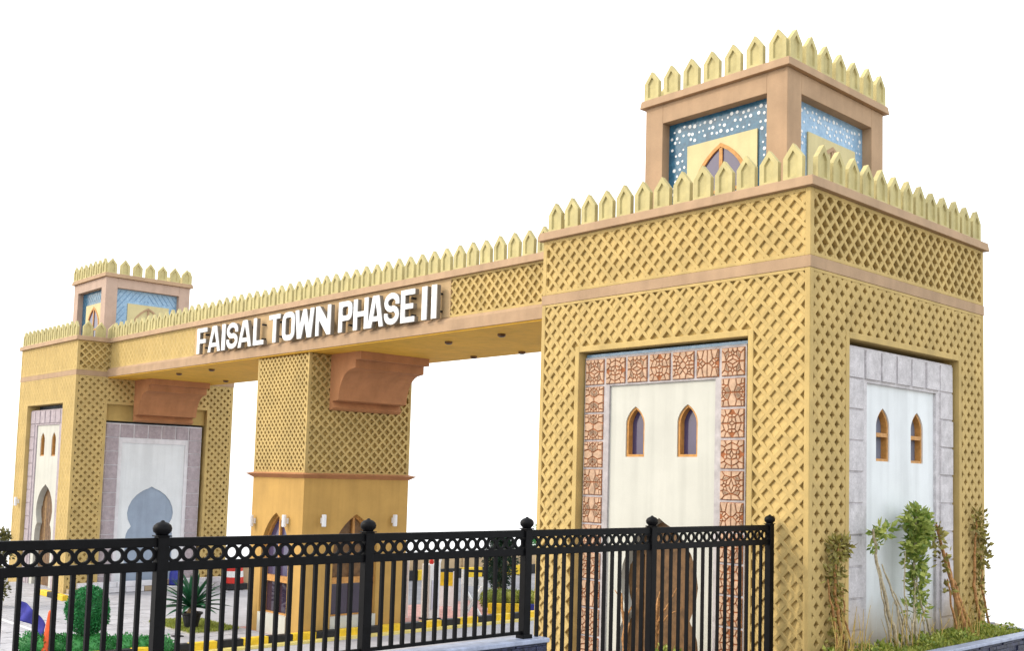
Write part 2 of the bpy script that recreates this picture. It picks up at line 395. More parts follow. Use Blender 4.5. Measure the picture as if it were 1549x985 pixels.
# carved tiles: Voronoi-like symmetric pieces raised from a darker ground
def carved_mesh(seed, size=.60):
    rnd = random.Random(seed); h = size/2; S = []
    for i in range(7):
        a, c = rnd.uniform(.02, h*.97), rnd.uniform(.02, h*.97)
        S += [(a, c), (-a, c), (a, -c), (-a, -c)]
    if seed % 2: S += [(0, 0), (0, h*.7), (0, -h*.7)]
    else: S += [(h*.55, 0), (-h*.55, 0)]
    face_, back = MB(), MB()
    for i, (x, y) in enumerate(S):
        poly = [(-h, -h), (h, -h), (h, h), (-h, h)]
        for j, (x2, y2) in enumerate(S):
            if i == j: continue
            dx, dy = x2-x, y2-y; L = math.hypot(dx, dy)
            if L < .02: continue
            lim = (dx*(x+x2)/2+dy*(y+y2)/2)/L-.012; dx /= L; dy /= L; out = []
            for k in range(len(poly)):
                p, q = poly[k], poly[(k+1) % len(poly)]; a = p[0]*dx+p[1]*dy-lim; c = q[0]*dx+q[1]*dy-lim
                if a <= 0: out.append(p)
                if a*c < 0: t = a/(a-c); out.append((p[0]+(q[0]-p[0])*t, p[1]+(q[1]-p[1])*t))
            poly = out
            if len(poly) < 3: break
        if len(poly) < 3: continue
        ar = sum(poly[k][0]*poly[(k+1) % len(poly)][1]-poly[(k+1) % len(poly)][0]*poly[k][1] for k in range(len(poly)))/2
        if ar < .0012: continue
        cx = sum(p[0] for p in poly)/len(poly); cy = sum(p[1] for p in poly)/len(poly); n = len(poly)
        top = [(cx+(p[0]-cx)*.90, cy+(p[1]-cy)*.90) for p in poly]
        vs = [(p[0], -.012, p[1]) for p in poly]+[(p[0], -.04, p[1]) for p in top]
        face_.add(vs, [tuple(range(n, 2*n))]+[(k, (k+1) % n, n+(k+1) % n, n+k) for k in range(n)])
    nb = len(face_.f)
    hh = h+.010
    face_.add([(-hh, 0, -hh), (hh, 0, -hh), (hh, 0, hh), (-hh, 0, hh), (-hh, -.014, -hh), (hh, -.014, -hh), (hh, -.014, hh), (-hh, -.014, hh)],
              [(4, 5, 6, 7), (0, 1, 5, 4), (1, 2, 6, 5), (2, 3, 7, 6), (3, 0, 4, 7)])
    me = face_.mesh('carved_tile', 'carve_face'); me.materials.append(M['carve_back'])
    for i, p in enumerate(me.polygons): p.material_index = 0 if i < nb else 1
    return me
CARVED = [carved_mesh(s) for s in (11, 24, 37, 52, 63)]
def plain_tile_mesh(mn, wd, ht, wob):
    b = MB(); e = .014; w_, h_ = wd/2-e, ht/2-e; t = .035+wob
    b.add([(-w_, 0, -h_), (w_, 0, -h_), (w_, 0, h_), (-w_, 0, h_), (-w_+.008, -t, -h_+.008), (w_-.008, -t, -h_+.008), (w_-.008, -t, h_-.008), (-w_+.008, -t, h_-.008)],
          [(4, 5, 6, 7), (0, 1, 5, 4), (1, 2, 6, 5), (2, 3, 7, 6), (3, 0, 4, 7)])
    return b.mesh('stone_tile', mn)
PLAIN = {mn: [plain_tile_mesh(mn, .66, .665, .006*k) for k in range(3)] for mn in ('lilac_stone', 'mauve_stone')}

def window(parent, F, L, d_front, d_back, frame_m, pane_m, bars=None, fw=.07):
    """wooden frame ring with a pane as its own sub-part"""
    b = MB(); I = inset(L, fw); b.ring(F, L, I, d_back, d_front)
    cu = (min(p[0] for p in L)+max(p[0] for p in L))/2; lo = min(p[1] for p in L)
    u0, u1 = min(p[0] for p in I), max(p[0] for p in I); hi = max(p[1] for p in I)
    for kind, val in (bars or []):
        if kind == 'h': b.fbox(F, u0-.01, u1+.01, val-.045, val+.045, d_back+.005, d_front+.012)
        else: b.fbox(F, val-.045, val+.045, lo+.02, hi-.01, d_back+.008, d_front+.006)
    wn = b.build('window', frame_m, parent)
    b = MB(); b.prism(F, inset(L, fw*.6), d_back-.02, d_back+.01); b.build('pane', pane_m, wn)
    return wn
def door(parent, F, L, d, u0, u1, zb, zt):
    b = MB(); b.prism(F, L, d-.05, d-.02); dr = b.build('door', 'brown_wood', parent)
    n = 9
    for i in range(n):
        a = u0+(u1-u0)*i/n; c = u0+(u1-u0)*(i+1)/n; m_ = (a+c)/2
        top = zt-abs(m_-(u0+u1)/2)*.95
        q = MB(); q.fbox(F, a+.015, c-.015, zb, top, d-.02, d+.012+random.uniform(0, .008)); q.build('plank', random.choice(['brown_wood', 'brown_wood', 'plank_wood']), dr)
    return dr

# ------------------------------------------------------------------ towers
CN = 3.95
def tower(ox, label, spec, kerb=False):
    rt = thing('gate_tower', (ox-W/2, W/2, ZR), label, 'tower')
    Fs = {'front': face(ox-W, 0, 1, 0), 'right': face(ox, 0, 0, 1), 'back': face(ox, W, -1, 0), 'left': face(ox-W, W, 0, -1)}
    n0, n1, nt_ = 1.45, 6.45, 6.53
    wall, lat, bar2 = MB(), MB(), MB()
    back = MB()
    e = 0
    for k, F in Fs.items():
        e += .003
        ua, ub = .10+e, W-.10-e
        fl = k in ('front', 'back'); dp = (.075 if fl else .25) if spec['dots'] else (.007 if fl else .10)
        ua, ub = (.30 if not fl else .14)+e, W-(.30 if not fl else .14)-e
        n0, n1 = (1.39, 6.47) if fl else (1.52, 6.60)
        wall.fbox(F, ua, n0-.02, ZR, 9.6, -.6, -dp); wall.fbox(F, n1+.02, ub, ZR, 9.6-e, -.6, -dp); wall.fbox(F, n0-.02, n1+.02, nt_+.02, 9.6-e, -.6, -dp-.002)
        back.fbox(F, n0-.05, n1+.05, ZR, nt_+.05, -.68, -.6-e)
        # smooth corner strips and edge strips round the bands of lattice
        lat.fbox(F, .0+e, .13, ZR, 7.83, -.118, .004); lat.fbox(F, W-.13, W-e, ZR, 7.83, -.118, .004)
        lat.fbox(F, .0+e, .13, 8.08, 9.5, -.118, .004); lat.fbox(F, W-.13, W-e, 8.08, 9.5, -.118, .004)
        lat.fbox(F, .13, W-.13, 7.76, 7.83, -.26, .003); lat.fbox(F, .13, W-.13, 8.08, 8.16, -.26, .003); lat.fbox(F, .13, W-.13, 9.42, 9.5, -.26, .003)
        lat.fbox(F, n0-.14, n0, ZR, nt_+.14, -.62, .006); lat.fbox(F, n1, n1+.14, ZR, nt_+.14, -.62, .006); lat.fbox(F, n0, n1, nt_, nt_+.14, -.62, .005)
        if fl and spec['dots']:
            weave(bar2, F, .12, W-.12, 8.12, 9.46, .085, hi=-.03, lo=-.07)
            weave(bar2, F, .12, W-.12, ZR+.05, 7.8, .085, hole=(n0-.1, n1+.1, ZR-1, nt_+.1))
        lattice(bar2, F, .12, W-.12, 8.12, 9.46, .085, -dp-.01, -.002)
        lattice(bar2, F, .12, W-.12, ZR+.05, 7.8, (.085 if spec['dots'] else .095) if fl else .14, -dp-.01, -.002, hole=(n0-.1, n1+.1, ZR-1, nt_+.1))
    core = MB(); core.box(ox-W+.72, ox-.72, .72, W-.72, ZR, 9.58); core.build('core', 'dark_backing', rt)
    back.build('niche_shade_backing', 'dark_backing', rt)  # dark colour stands in for shade in the gaps round the slabs
    wall.build('wall', 'ochre', rt); lat.build('moulding', 'ochre_grid', rt, bevel=.012)
    tag(bar2.build('lattice', 'ochre_grid', rt), 'diagonal plaster lattice', kind='stuff')
    b = MB(); b.box(ox-W-.012, ox+.012, -.012, W+.012, 7.832, 8.078); b.build('band', 'tan', rt, bevel=.01)
    b = MB()
    lo = [(ox-W-.12, -.12), (ox+.12, -.12), (ox+.12, W+.12), (ox-W-.12, W+.12)]
    b.hexa([(x, y, 9.502) for x, y in lo]+[(ox-W-.09, -.09, 9.715), (ox+.09, -.09, 9.715), (ox+.09, W+.09, 9.715), (ox-W-.09, W+.09, 9.715)])
    b.build('cornice', 'tan', rt, bevel=.012)
    us = [.43-.02+.6275*k for k in range(12)]+[W-.43]
    us = [.43+(W-.86)*k/12 for k in range(13)]
    for k, F in Fs.items(): merlon_row(rt, F, us, 9.713, -.085)
    # niche panels
    for k, F in Fs.items():
        s = spec[k]
        if s is None: continue
        CN = s['c']; hw = s.get('hw', 2.44); sa, sb, st = CN-hw, CN+hw, s['slab']
        n0, n1 = (1.39, 6.47) if k == 'front' else (1.52, 6.60)
        pt, zb = s['panel'], ZR; D = s['d']; DP = D-s.get('dp', .05)
        fr = MB(); pw = 1.6
        fr.fbox(F, sa, CN-pw, zb, st, -.595, D); fr.fbox(F, CN+pw, sb, zb, st, -.595, D); fr.fbox(F, CN-pw, CN+pw, pt, st, -.595, D)
        frame = fr.build('stone_frame', s['margin'], rt, bevel=.008)
        if s['tile'] == 'carved':
            q = MB(); q.fbox(F, sa+.01, sb-.01, st+.004, st+.075, -.59, D-.04); q.build('mosaic_strip', 'sky_tile', rt)
        if st < 6:
            q = MB(); q.fbox(F, n0+.02, n1-.02, st+.10, nt_+.002, -.60, D-.02); q.build('niche_header', 'ochre', rt)
        p0 = Vector(F(0, 0, 0)); p1 = Vector(F(1, 0, 0)); an = math.atan2(p1.y-p0.y, p1.x-p0.x)
        t = .672; tw = (sb-sa)/7
        cells = []
        for i in range(7):
            if i in (0, 6) or st-pt > .6: cells.append((sa+tw*(i+.5), st-.37))
        nrow = int((st-zb)/t)-1
        for j in range(1, nrow+1):
            cells += [(sa+tw*.5, st-.37-t*j), (sb-tw*.5, st-.37-t*j)]
        for (u, z) in cells:
            if s['tile'] == 'carved':
                o = inst('carved_tile', random.choice(CARVED), frame, F(u, z, D-.001), an)
                if random.random() < .5: o.rotation_euler = (0, math.pi/2*random.choice((0, 1, 2, 3)), 0); o.rotation_mode = 'XYZ'; o.rotation_euler.z = an
            else: inst('stone_tile', random.choice(PLAIN[s['tile']]), frame, F(u, z, D-.0005), an)
        holes = []
        if s['win']: holes += [lancet(CN-.79, 3.96, .295, 4.74, 5.15), lancet(CN+.79, 3.96, .295, 4.74, 5.15)]
        arch = None
        if s['arch']: arch = keyhole(CN, zb+.02, s.get('kz', 1)); holes.append(arch)
        pl = MB(); pl.plate(F, [(CN-pw, zb), (CN+pw, zb), (CN+pw, pt), (CN-pw, pt)], holes, -.575, DP)
        pl.build('niche_panel', s['wall'], rt)
        for L in holes[:2] if s['win'] else []:
            window(rt, F, L, DP-.035, DP-.19, 'orange_wood', s['pane'], s.get('bars'), .06)
        if arch:
            if s['arch'] == 'blind':
                q = MB(); q.prism(F, arch, -.57, DP-s.get('bd', .05)); q.build('blind_arch', s['blind'], rt)
            else:
                door(rt, F, arch, -.54, CN-1.2, CN+1.2, zb+.05, 2.45)
    # turret
    ti = 1.82; a0, a1 = ti, W-ti
    tb = MB(); tw_ = a1-a0
    G = {'front': face(ox-a1, a0, 1, 0), 'right': face(ox-a0, a0, 0, 1), 'back': face(ox-a0, a1, -1, 0), 'left': face(ox-a1, a1, 0, -1)}
    for i, (k, F) in enumerate(G.items()):
        q = .003*(i+1)
        tb.fbox(F, 0+q, .58, 9.7, 13.06, -.3, 0-q*.2); tb.fbox(F, tw_-.58, tw_-q, 9.7, 13.06-q, -.3, -q*.2); tb.fbox(F, .58, tw_-.58, 12.56, 13.06-q, -.3, -q*.2)
    tur = tb.build('turret', 'tan_pink' if spec.get('pink') else 'tan', rt, bevel=.012)
    b = MB(); b.hexa([(ox-a1-.12, a0-.12, 13.06), (ox-a0+.12, a0-.12, 13.06), (ox-a0+.12, a1+.12, 13.06), (ox-a1-.12, a1+.12, 13.06),
                      (ox-a1-.09, a0-.09, 13.26), (ox-a0+.09, a0-.09, 13.26), (ox-a0+.09, a1+.09, 13.26), (ox-a1-.09, a1+.09, 13.26)])
    b.build('turret_cornice', 'tan', tur, bevel=.012)
    for k, F in G.items():
        merlon_row(tur, F, [.24+(tw_-.48)*j/6 for j in range(7)], 13.258, -.045)
        tm = spec['tiles'].get(k, 'teal_tile')
        b = MB(); hole = [(1.22, 9.7), (3.36, 9.7), (3.36, 11.87), (1.22, 11.87)]
        b.plate(F, [(.57, 9.7), (tw_-.57, 9.7), (tw_-.57, 12.57), (.57, 12.57)], [], -.34, -.27)
        b.build('tile_panel', tm, tur)
        sdot = MB()
        if spec['dots']:
            for i in range(20):
                for j in range(16):
                    u = .70+i*.165+(j % 2)*.08+random.uniform(-.045, .045); z = 9.83+j*.17+random.uniform(-.045, .045)
                    if u > tw_-.68 or z > 12.48 or (1.14 < u < 3.44 and z < 11.95) or random.random() < .12: continue
                    r = random.uniform(.022, .05); al = random.uniform(0, 3)
                    P = [(u+r*1.15*math.cos(al+i_*math.pi/3), z+r*math.sin(al+i_*math.pi/3)*1.1) for i_ in range(6)]
                    sdot.prism(F, P, -.272, -.262, False)
        else:
            for sg in (1, -1):
                for i in range(26):
                    u = .62+i*.26; 
                    pts = []
                    for tt in range(40):
                        uu = u-tt*.1*.75 if sg > 0 else tw_-u+tt*.1*.75; zz = 12.5-tt*.1
                        if .62 < uu < tw_-.62 and 9.75 < zz < 12.52 and not (1.1 < uu < 3.48 and zz < 11.98) and ((uu < tw_/2) == (sg > 0)): pts.append((uu, zz))
                    for p, q in zip(pts, pts[1:]):
                        if math.hypot(p[0]-q[0], p[1]-q[1]) > .2: continue
                        sdot.hexa([F(p[0]-.012, p[1], -.272), F(p[0]+.012, p[1], -.272), F(p[0]+.012, p[1], -.262), F(p[0]-.012, p[1], -.262),
                                   F(q[0]-.012, q[1], -.272), F(q[0]+.012, q[1], -.272), F(q[0]+.012, q[1], -.262), F(q[0]-.012, q[1], -.262)])
        if sdot.v: tag(sdot.build('tile_pattern', 'star_white' if spec['dots'] else 'line_blue', tur), kind='stuff')
        L = lancet(2.29, 9.75, .80, 10.75, 11.74)
        b = MB(); b.plate(F, hole, [L], -.268, -.225); b.build('turret_panel', 'cream_wall', tur)
        b = MB(); I = inset(L, .10); b.ring(F, L, I, -.26, -.20); b.fbox(F, 2.24, 2.34, 9.8, 11.62, -.262, -.21); b.fbox(F, 1.5, 3.08, 10.5, 10.58, -.262, -.214)
        b.build('turret_window', 'orange_wood' if k in ('front', 'left') else 'tan', tur)
        b = MB(); b.prism(F, inset(L, .06), -.262, -.245); b.build('turret_pane', 'pane_blue' if k in ('front', 'left') else 'cream_wall', tur)
    b = MB(); b.box(ox-a1+.35, ox-a0-.35, a0+.35, a1-.35, 9.7, 13.2); b.build('turret_core', 'dark_backing', tur)
    return rt

n_carved = dict(c=3.86, d=-.20, kz=1.14, slab=6.40, panel=5.67, margin='stone_margin', tile='carved', win=True, arch='door', wall='white_wall', pane='pane_blue')
n_side = dict(c=4.06, d=-.13, dp=.07, bd=.03, slab=6.42, panel=5.66, margin='lilac_stone', tile='lilac_stone', win=True, arch='blind', wall='side_wall', blind='side_wall', pane='pane_grey', bars=[('h', 4.55)])
n_inner = dict(c=4.02, d=-.20, bd=.05, slab=5.64, panel=4.68, margin='joint_white', tile='mauve_stone', win=False, arch='blind', wall='blue_white_wall', blind='grey_blind')
n_far = dict(c=3.93, d=-.22, hw=2.525, slab=6.30, panel=5.52, margin='mauve_stone', tile='mauve_stone', win=True, arch='door', wall='white_wall', pane='pane_dark')
tower(0, 'near ochre gate tower behind the fence, carved terracotta tile frame round its white niche', dict(front=n_carved, right=n_side, back=None, left=None, tiles={'front': 'teal_tile', 'right': 'sky_tile', 'left': 'teal_tile', 'back': 'sky_tile'}, dots=True))
TX = -40.42
tower(TX, 'far ochre gate tower at the left end of the lettered beam, blue-grey blind arch', dict(front=n_far, right=n_inner, back=None, left=None, tiles={'front': 'teal_tile', 'right': 'sky_tile', 'left': 'teal_tile', 'back': 'sky_tile'}, dots=False, pink=True))

# ------------------------------------------------------------------ corbel profile (x out of the wall, z)
def corbel(b, x0, ya, yb, drop=0):
    P = [(-.02, 7.826), (1.95, 7.826), (1.95, 7.50), (1.62, 7.50), (1.62, 7.20), (1.40, 7.17)]
    for i in range(1, 9):
        a = i/8*math.pi/2; P.append((1.40-.82*math.sin(a), 7.17-1.08*(1-math.cos(a))))
    P += [(.16, 6.05), (.30, 5.82), (.14, 5.75), (-.02, 5.73)]
    n = len(P)
    vs = [(x0+x, y, z) for y in (ya, yb) for x, z in P]
    b.add(vs, [tuple(range(n)), tuple(range(2*n-1, n-1, -1))]+[(i, (i+1) % n, n+(i+1) % n, n+i) for i in range(n)])

# ------------------------------------------------------------------ beam
def beam():
    x0, x1, yf, yk = TX+.004, -W-.004, 1.552, 6.35
    rt = thing('gate_beam', ((x0+x1)/2, (yf+yk)/2, 7.83), 'long ochre beam carrying the lettered sign between the two towers', 'beam')
    b = MB(); b.box(x0, x1, yf+.1, yk-.1, 7.85, 9.6); b.build('wall', 'ochre', rt)
    F = face(x0, yf, 1, 0); K = face(x1, yk, -1, 0); L = x1-x0
    s0, s1 = -31.3-x0, -13.83-x0
    b = MB(); b.fbox(F, s0, s1, 8.28, 9.5, -.12, .0); b.build('sign_panel', 'sign_panel', rt, bevel=.01)
    la, mo = MB(), MB()
    b = MB(); b.fbox(F, .004, s0-.004, 8.275, 9.5, -.11, -.008); b.fbox(F, s1+.004, L-.004, 8.275, 9.5, -.11, -.07); b.build('wall_face', 'ochre', rt)
    for (ua, ub, dq) in ((0, s0, .009), (s1, L, .075)):
        lattice(la, F, ua+.02, ub-.02, 8.28, 9.46, .085, -dq, -.002)
        mo.fbox(F, ua+.01, ub-.01, 9.43, 9.5, -.12, .003); mo.fbox(F, ua+.01, ub-.01, 8.26, 8.34, -.12, .003)
    lattice(la, K, .02, L-.02, 8.28, 9.46, .085, -.11, -.002)
    tag(la.build('lattice', 'ochre_grid', rt), 'diagonal plaster lattice', kind='stuff'); mo.build('moulding', 'ochre_grid', rt)
    b = MB()
    for G in (F, K):
        b.prism(lambda u, z, d, G=G: G(d, z, u), [(-.2, 7.832), (.12, 7.832), (.12, 8.16), (0.0, 8.27), (-.2, 8.27)], 0, L)
    b.build('fascia', 'tan', rt)
    b = MB(); b.box(x0, x1, yf-.06, yk+.06, 7.78, 7.831); b.build('soffit', 'soffit', rt)
    b = MB(); b.hexa([(x0, yf-.12, 9.502), (x1, yf-.12, 9.502), (x1, yk+.12, 9.502), (x0, yk+.12, 9.502), (x0, yf-.09, 9.715), (x1, yf-.09, 9.715), (x1, yk+.09, 9.715), (x0, yk+.09, 9.715)])
    b.build('cornice', 'tan', rt)
    n = int(L/.6275)
    us = [.4+(L-.8)*k/(n-1) for k in range(n)]
    merlon_row(rt, F, us, 9.713, -.085); merlon_row(rt, K, us, 9.713, -.085)
    b = MB(); corbel(b, TX, 2.8, 5.75); c = b.build('corbel', 'terracotta', rt)
    for (x, y) in ((-12.6, 2.6), (-15.4, 2.75), (-15.4, 5.95), (-17.9, 5.9), (-31.4, 2.6), (-36.1, 5.4), (-33.8, 2.2), (-25.0, 2.5)):
        pass
beam()
lamps = [((-12.6, 2.6), 'recessed downlight in the soffit nearest the near tower, front row'), ((-15.4, 2.75), 'recessed downlight in the soffit below the last letter, front row'),
         ((-15.4, 5.95), 'recessed downlight at the rear edge of the soffit, nearest the near tower'), ((-17.9, 5.85), 'recessed downlight at the rear of the soffit beside the pier corbel'),
         ((-31.4, 2.4), 'recessed downlight in the soffit below the first letter F'), ((-36.1, 5.4), 'recessed downlight at the rear of the soffit left of the pier'),
         ((-34.6, 2.4), 'recessed downlight in the soffit in front of the far corbel')]
for (x, y), lb in lamps:
    t = thing('ceiling_light', (x, y, 7.78), lb, 'ceiling light', 'downlights in the beam soffit')
    b = MB(); b.lathe((x, y, 7.70), [(.11, 0), (.125, .02), (.125, .079)], 16); b.build('trim_ring', 'brown_wood', t)
    b = MB(); b.lathe((x, y, 7.685), [(.075, 0), (.08, .014)], 16); b.build('lens', 'dark_backing', t)

# ------------------------------------------------------------------ pier
def pier():
    x0, x1, y0, y1 = -25.78, -22.03, 1.60, 6.15; wx, wy = x1-x0, y1-y0
    rt = thing('gate_pier', ((x0+x1)/2, (y0+y1)/2, ZR), 'square ochre middle pier under the sign with arched booth windows', 'pier')
    Fs = [face(x0, y0, 1, 0), face(x1, y0, 0, 1), face(x1, y1, -1, 0), face(x0, y1, 0, -1)]
    b = MB(); b.box(x0+.1, x1-.1, y0+.1, y1-.1, 3.3, 7.78); b.build('wall', 'ochre', rt)
    la, mo = MB(), MB(); arches = []
    for i, F in enumerate(Fs):
        L = wx if i % 2 == 0 else wy; e = .003*(i+1)
        lattice(la, F, .06, L-.06, 3.42, 7.74, .085 if i % 2 else .075, -.11, -.002, pitch=.36 if i % 2 else .27)
        mo.fbox(F, e, .08, 3.40, 7.778, -.12, .004); mo.fbox(F, L-.08, L-e, 3.40, 7.778, -.12, .004); mo.fbox(F, .08, L-.08, 3.40, 3.46, -.12, .003)
    tag(la.build('lattice', 'ochre_grid', rt), 'diagonal plaster lattice', kind='stuff'); mo.build('moulding', 'ochre_grid', rt)
    b = MB(); e = .22
    b.hexa([(x0-.01, y0-.01, 3.22), (x1+.01, y0-.01, 3.22), (x1+.01, y1+.01, 3.22), (x0-.01, y1+.01, 3.22), (x0-e, y0-e, 3.36), (x1+e, y0-e, 3.36), (x1+e, y1+e, 3.36), (x0-e, y1+e, 3.36)])
    b.hexa([(x0-e, y0-e, 3.361), (x1+e, y0-e, 3.361), (x1+e, y1+e, 3.361), (x0-e, y1+e, 3.361), (x0+.05, y0+.05, 3.43), (x1-.05, y0+.05, 3.43), (x1-.05, y1-.05, 3.43), (x0+.05, y1-.05, 3.43)])
    b.build('cornice', 'terracotta', rt)
    body = MB(); pl = MB(); bk = MB()
    for i, F in enumerate(Fs):
        L = wx if i % 2 == 0 else wy; e = .004*(i+1); hw = 1.0 if i % 2 == 0 else .95; c = L/2-.02
        A = lancet(c, ZR+.75, hw, .55, 1.92, 9)
        body.plate(F, [(e*.5, ZR), (L-e*.5, ZR), (L-e*.5, 3.26), (e*.5, 3.26)], [A], -.30, -e*.3)
        I = inset(A, .1)
        w_ = MB(); w_.ring(F, A, I, -.26, -.16)
        w_.fbox(F, c-.05, c+.05, ZR+.8, 1.8, -.255, -.17); w_.fbox(F, c-hw, c+hw, -.62, -.40, -.258, -.10)
        wn = w_.build('window', 'orange_wood', rt)
        q = MB(); q.fbox(F, c-hw+.06, c+hw-.06, -.60, 1.85, -.285, -.262)
        q = MB(); U = [(u, max(z, -.60)) for u, z in inset(A, .06)]; q.prism(F, U, -.285, -.262); q.build('pane', 'brown_wood' if i == 1 else 'pane_blue', wn)
        q = MB(); q.fbox(F, c-hw+.05, c+hw-.05, ZR+.78, -.60, -.285, -.262); q.build('pane', 'pane_dark', wn)
        q = MB(); q.fbox(F, c-hw-.02, c+hw+.02, ZR, ZR+.80, -.2, .03); q.build('booth_plinth', 'white_wall', rt)
    body.build('booth_wall', 'ochre_deep', rt);
    b = MB(); b.box(x0+.32, x1-.32, y0+.32, y1-.32, ZR, 3.3); b.build('core', 'dark_backing', rt)
    b = MB(); corbel(b, x1, 2.5, 5.5); b.build('corbel', 'terracotta', rt)
    G = Fs[1]; H = Fs[0]
    for F, u, z, lb in ((G, .78, 1.70, 'white wall lamp left of the arch on the right-hand side of the pier'), (G, 3.88, 1.68, 'white wall lamp right of the arch on the right-hand side of the pier'),
                        (H, .28, 1.55, 'white wall lamp left of the arch on the narrow front of the pier'), (H, 2.72, 1.65, 'white wall lamp right of the arch on the narrow front of the pier')):
        lampobj(F, u, z, lb)
def lampobj(F, u, z, lb):
    t = thing('wall_lamp', F(u, z-.22, 0), lb, 'wall lamp', 'white wall lamps on the gateway')
    q = MB(); q.fbox(F, u-.05, u+.05, z-.10, z+.10, -.01, .08); q.build('bracket', 'white_plastic', t)
    c = F(u, z, .15); q = MB(); q.lathe(c, [(.07, -.22), (.085, -.20), (.085, .20), (.07, .22)], 14); q.build('lamp_shade', 'white_plastic', t, smooth=False)
pier()
FF = face(TX-W, 0, 1, 0)
lampobj(FF, .95, 1.6, 'white wall lamp left of the niche on the front of the far tower')

# ------------------------------------------------------------------ sign letters
def letters():
    rt = thing('sign', (-22.3, 1.3, 8.25), 'raised white capitals reading FAISAL TOWN PHASE II on the beam', 'sign')
    Z0, Z1 = 8.24, 9.29; H = Z1-Z0; S = .215
    def rr(x0, x1, z0, z1, r, n=5):
        P = []
        for cx, cz, a0 in ((x1-r, z0+r, -90), (x1-r, z1-r, 0), (x0+r, z1-r, 90), (x0+r, z0+r, 180)):
            for i in range(n+1): a = R(a0+90*i/n); P.append((cx+r*math.cos(a), cz+r*math.sin(a)))
        return P
    def stroke(pts, wd):
        n = len(pts); Lf, Rt = [], []
        for i in range(n):
            p = pts[max(i-1, 0)]; q = pts[min(i+1, n-1)]; d = math.hypot(q[0]-p[0], q[1]-p[1]); nx, nz = -(q[1]-p[1])/d*wd/2, (q[0]-p[0])/d*wd/2
            Lf.append((pts[i][0]+nx, pts[i][1]+nz)); Rt.append((pts[i][0]-nx, pts[i][1]-nz))
        return Lf+Rt[::-1]
    def shapes(c, w_):
        s = S; r = lambda a, b_, c_, d: ([(a, c_), (b_, c_), (b_, d), (a, d)], [])
        if c == 'I': return [r(0, w_, 0, H)]
        if c == 'F': return [([(0, 0), (s, 0), (s, .40*H), (w_*.88, .40*H), (w_*.88, .40*H+.165), (s, .40*H+.165), (s, H-.17), (w_, H-.17), (w_, H), (0, H)], [])]
        if c == 'E': return [([(0, 0), (w_, 0), (w_, .17), (s, .17), (s, .41*H), (w_*.88, .41*H), (w_*.88, .41*H+.165), (s, .41*H+.165), (s, H-.17), (w_, H-.17), (w_, H), (0, H)], [])]
        if c == 'L': return [([(0, 0), (w_, 0), (w_, .17), (s, .17), (s, H), (0, H)], [])]
        if c == 'T': return [([(w_/2-s/2, 0), (w_/2+s/2, 0), (w_/2+s/2, H-.17), (w_, H-.17), (w_, H), (0, H), (0, H-.17), (w_/2-s/2, H-.17)], [])]
        if c == 'H': return [([(0, 0), (s, 0), (s, .42*H), (w_-s, .42*H), (w_-s, 0), (w_, 0), (w_, H), (w_-s, H), (w_-s, .42*H+.17), (s, .42*H+.17), (s, H), (0, H)], [])]
        if c == 'A':
            m_ = w_/2; t = .17
            return [([(0, 0), (.21, 0), (.26, .20), (w_-.26, .20), (w_-.21, 0), (w_, 0), (m_+t, H), (m_-t, H)], [[(.305, .36), (w_-.305, .36), (m_, .88)]])]
        if c == 'N': return [([(0, 0), (s*.9, 0), (s*.9, H*.56), (w_-s*1.0, 0), (w_, 0), (w_, H), (w_-s*.9, H), (w_-s*.9, H*.46), (s*1.0, H), (0, H)], [])]
        if c == 'W':
            m_ = w_/2
            return [([(.17, 0), (.43, 0), (m_, .60), (w_-.43, 0), (w_-.17, 0), (w_, H), (w_-.23, H), (w_-.32, .42), (m_+.10, H), (m_-.10, H), (.32, .42), (.23, H), (0, H)], [])]
        if c == 'O': return [(rr(0, w_, 0, H, .32), [rr(s, w_-s, .2, H-.2, .10)])]
        if c == 'P': return [([(0, 0), (s, 0), (s, .36*H)]+rr(s, w_, .36*H, H, .26)[1:12]+[(0, H)], [rr(s+.001, w_-s, .36*H+.18, H-.18, .09)])]
        if c == 'S':
            P = []; cx = w_/2; rx = (w_-s*.9)/2; rz = (H-.17)/4
            P.append((cx+rx*.985, H-.1-rz-.07))
            for i in range(19): a = R(0+270*i/18); P.append((cx+rx*math.cos(a), H-.1-rz+rz*math.sin(a)))
            for i in range(1, 19): a = R(90-270*i/18); P.append((cx+rx*math.cos(a), .1+rz+rz*math.sin(a)))
            P.append((cx-rx*.985, .1+rz+.07))
            return [(stroke(P, s*.86), [])]
    X = [('F', -30.42, -29.56), ('A', -29.42, -28.36), ('I', -28.22, -27.95), ('S', -27.80, -26.90), ('A', -26.84, -25.80), ('L', -25.62, -24.84), ('T', -24.42, -23.62), ('O', -23.44, -22.56), ('W', -22.52, -21.24),
         ('N', -21.10, -20.14), ('P', -19.62, -18.80), ('H', -18.70, -17.84), ('A', -17.84, -16.96), ('S', -16.90, -16.08), ('E', -15.98, -15.25), ('I', -14.86, -14.61), ('I', -14.37, -14.12)]
    for c, a, b_ in X:
        b = MB(); F = lambda u, z, d: (a+u, 1.40-d, Z0+z)
        for out, holes in shapes(c, b_-a): b.plate(F, out, holes, .135, .17)
        lt = b.build('letter', 'letter_white', rt)
        b = MB()
        for out, holes in shapes(c, b_-a): b.plate(F, out, holes, .134, 0)
        b.build('letter_return', 'letter_side', lt)
        b = MB()
        for z in (.25, .8): b.box((a+b_)/2-.04, (a+b_)/2+.04, 1.395, 1.56, Z0+z-.03, Z0+z+.03)
        b.build('standoff', 'black_paint', rt)
letters()

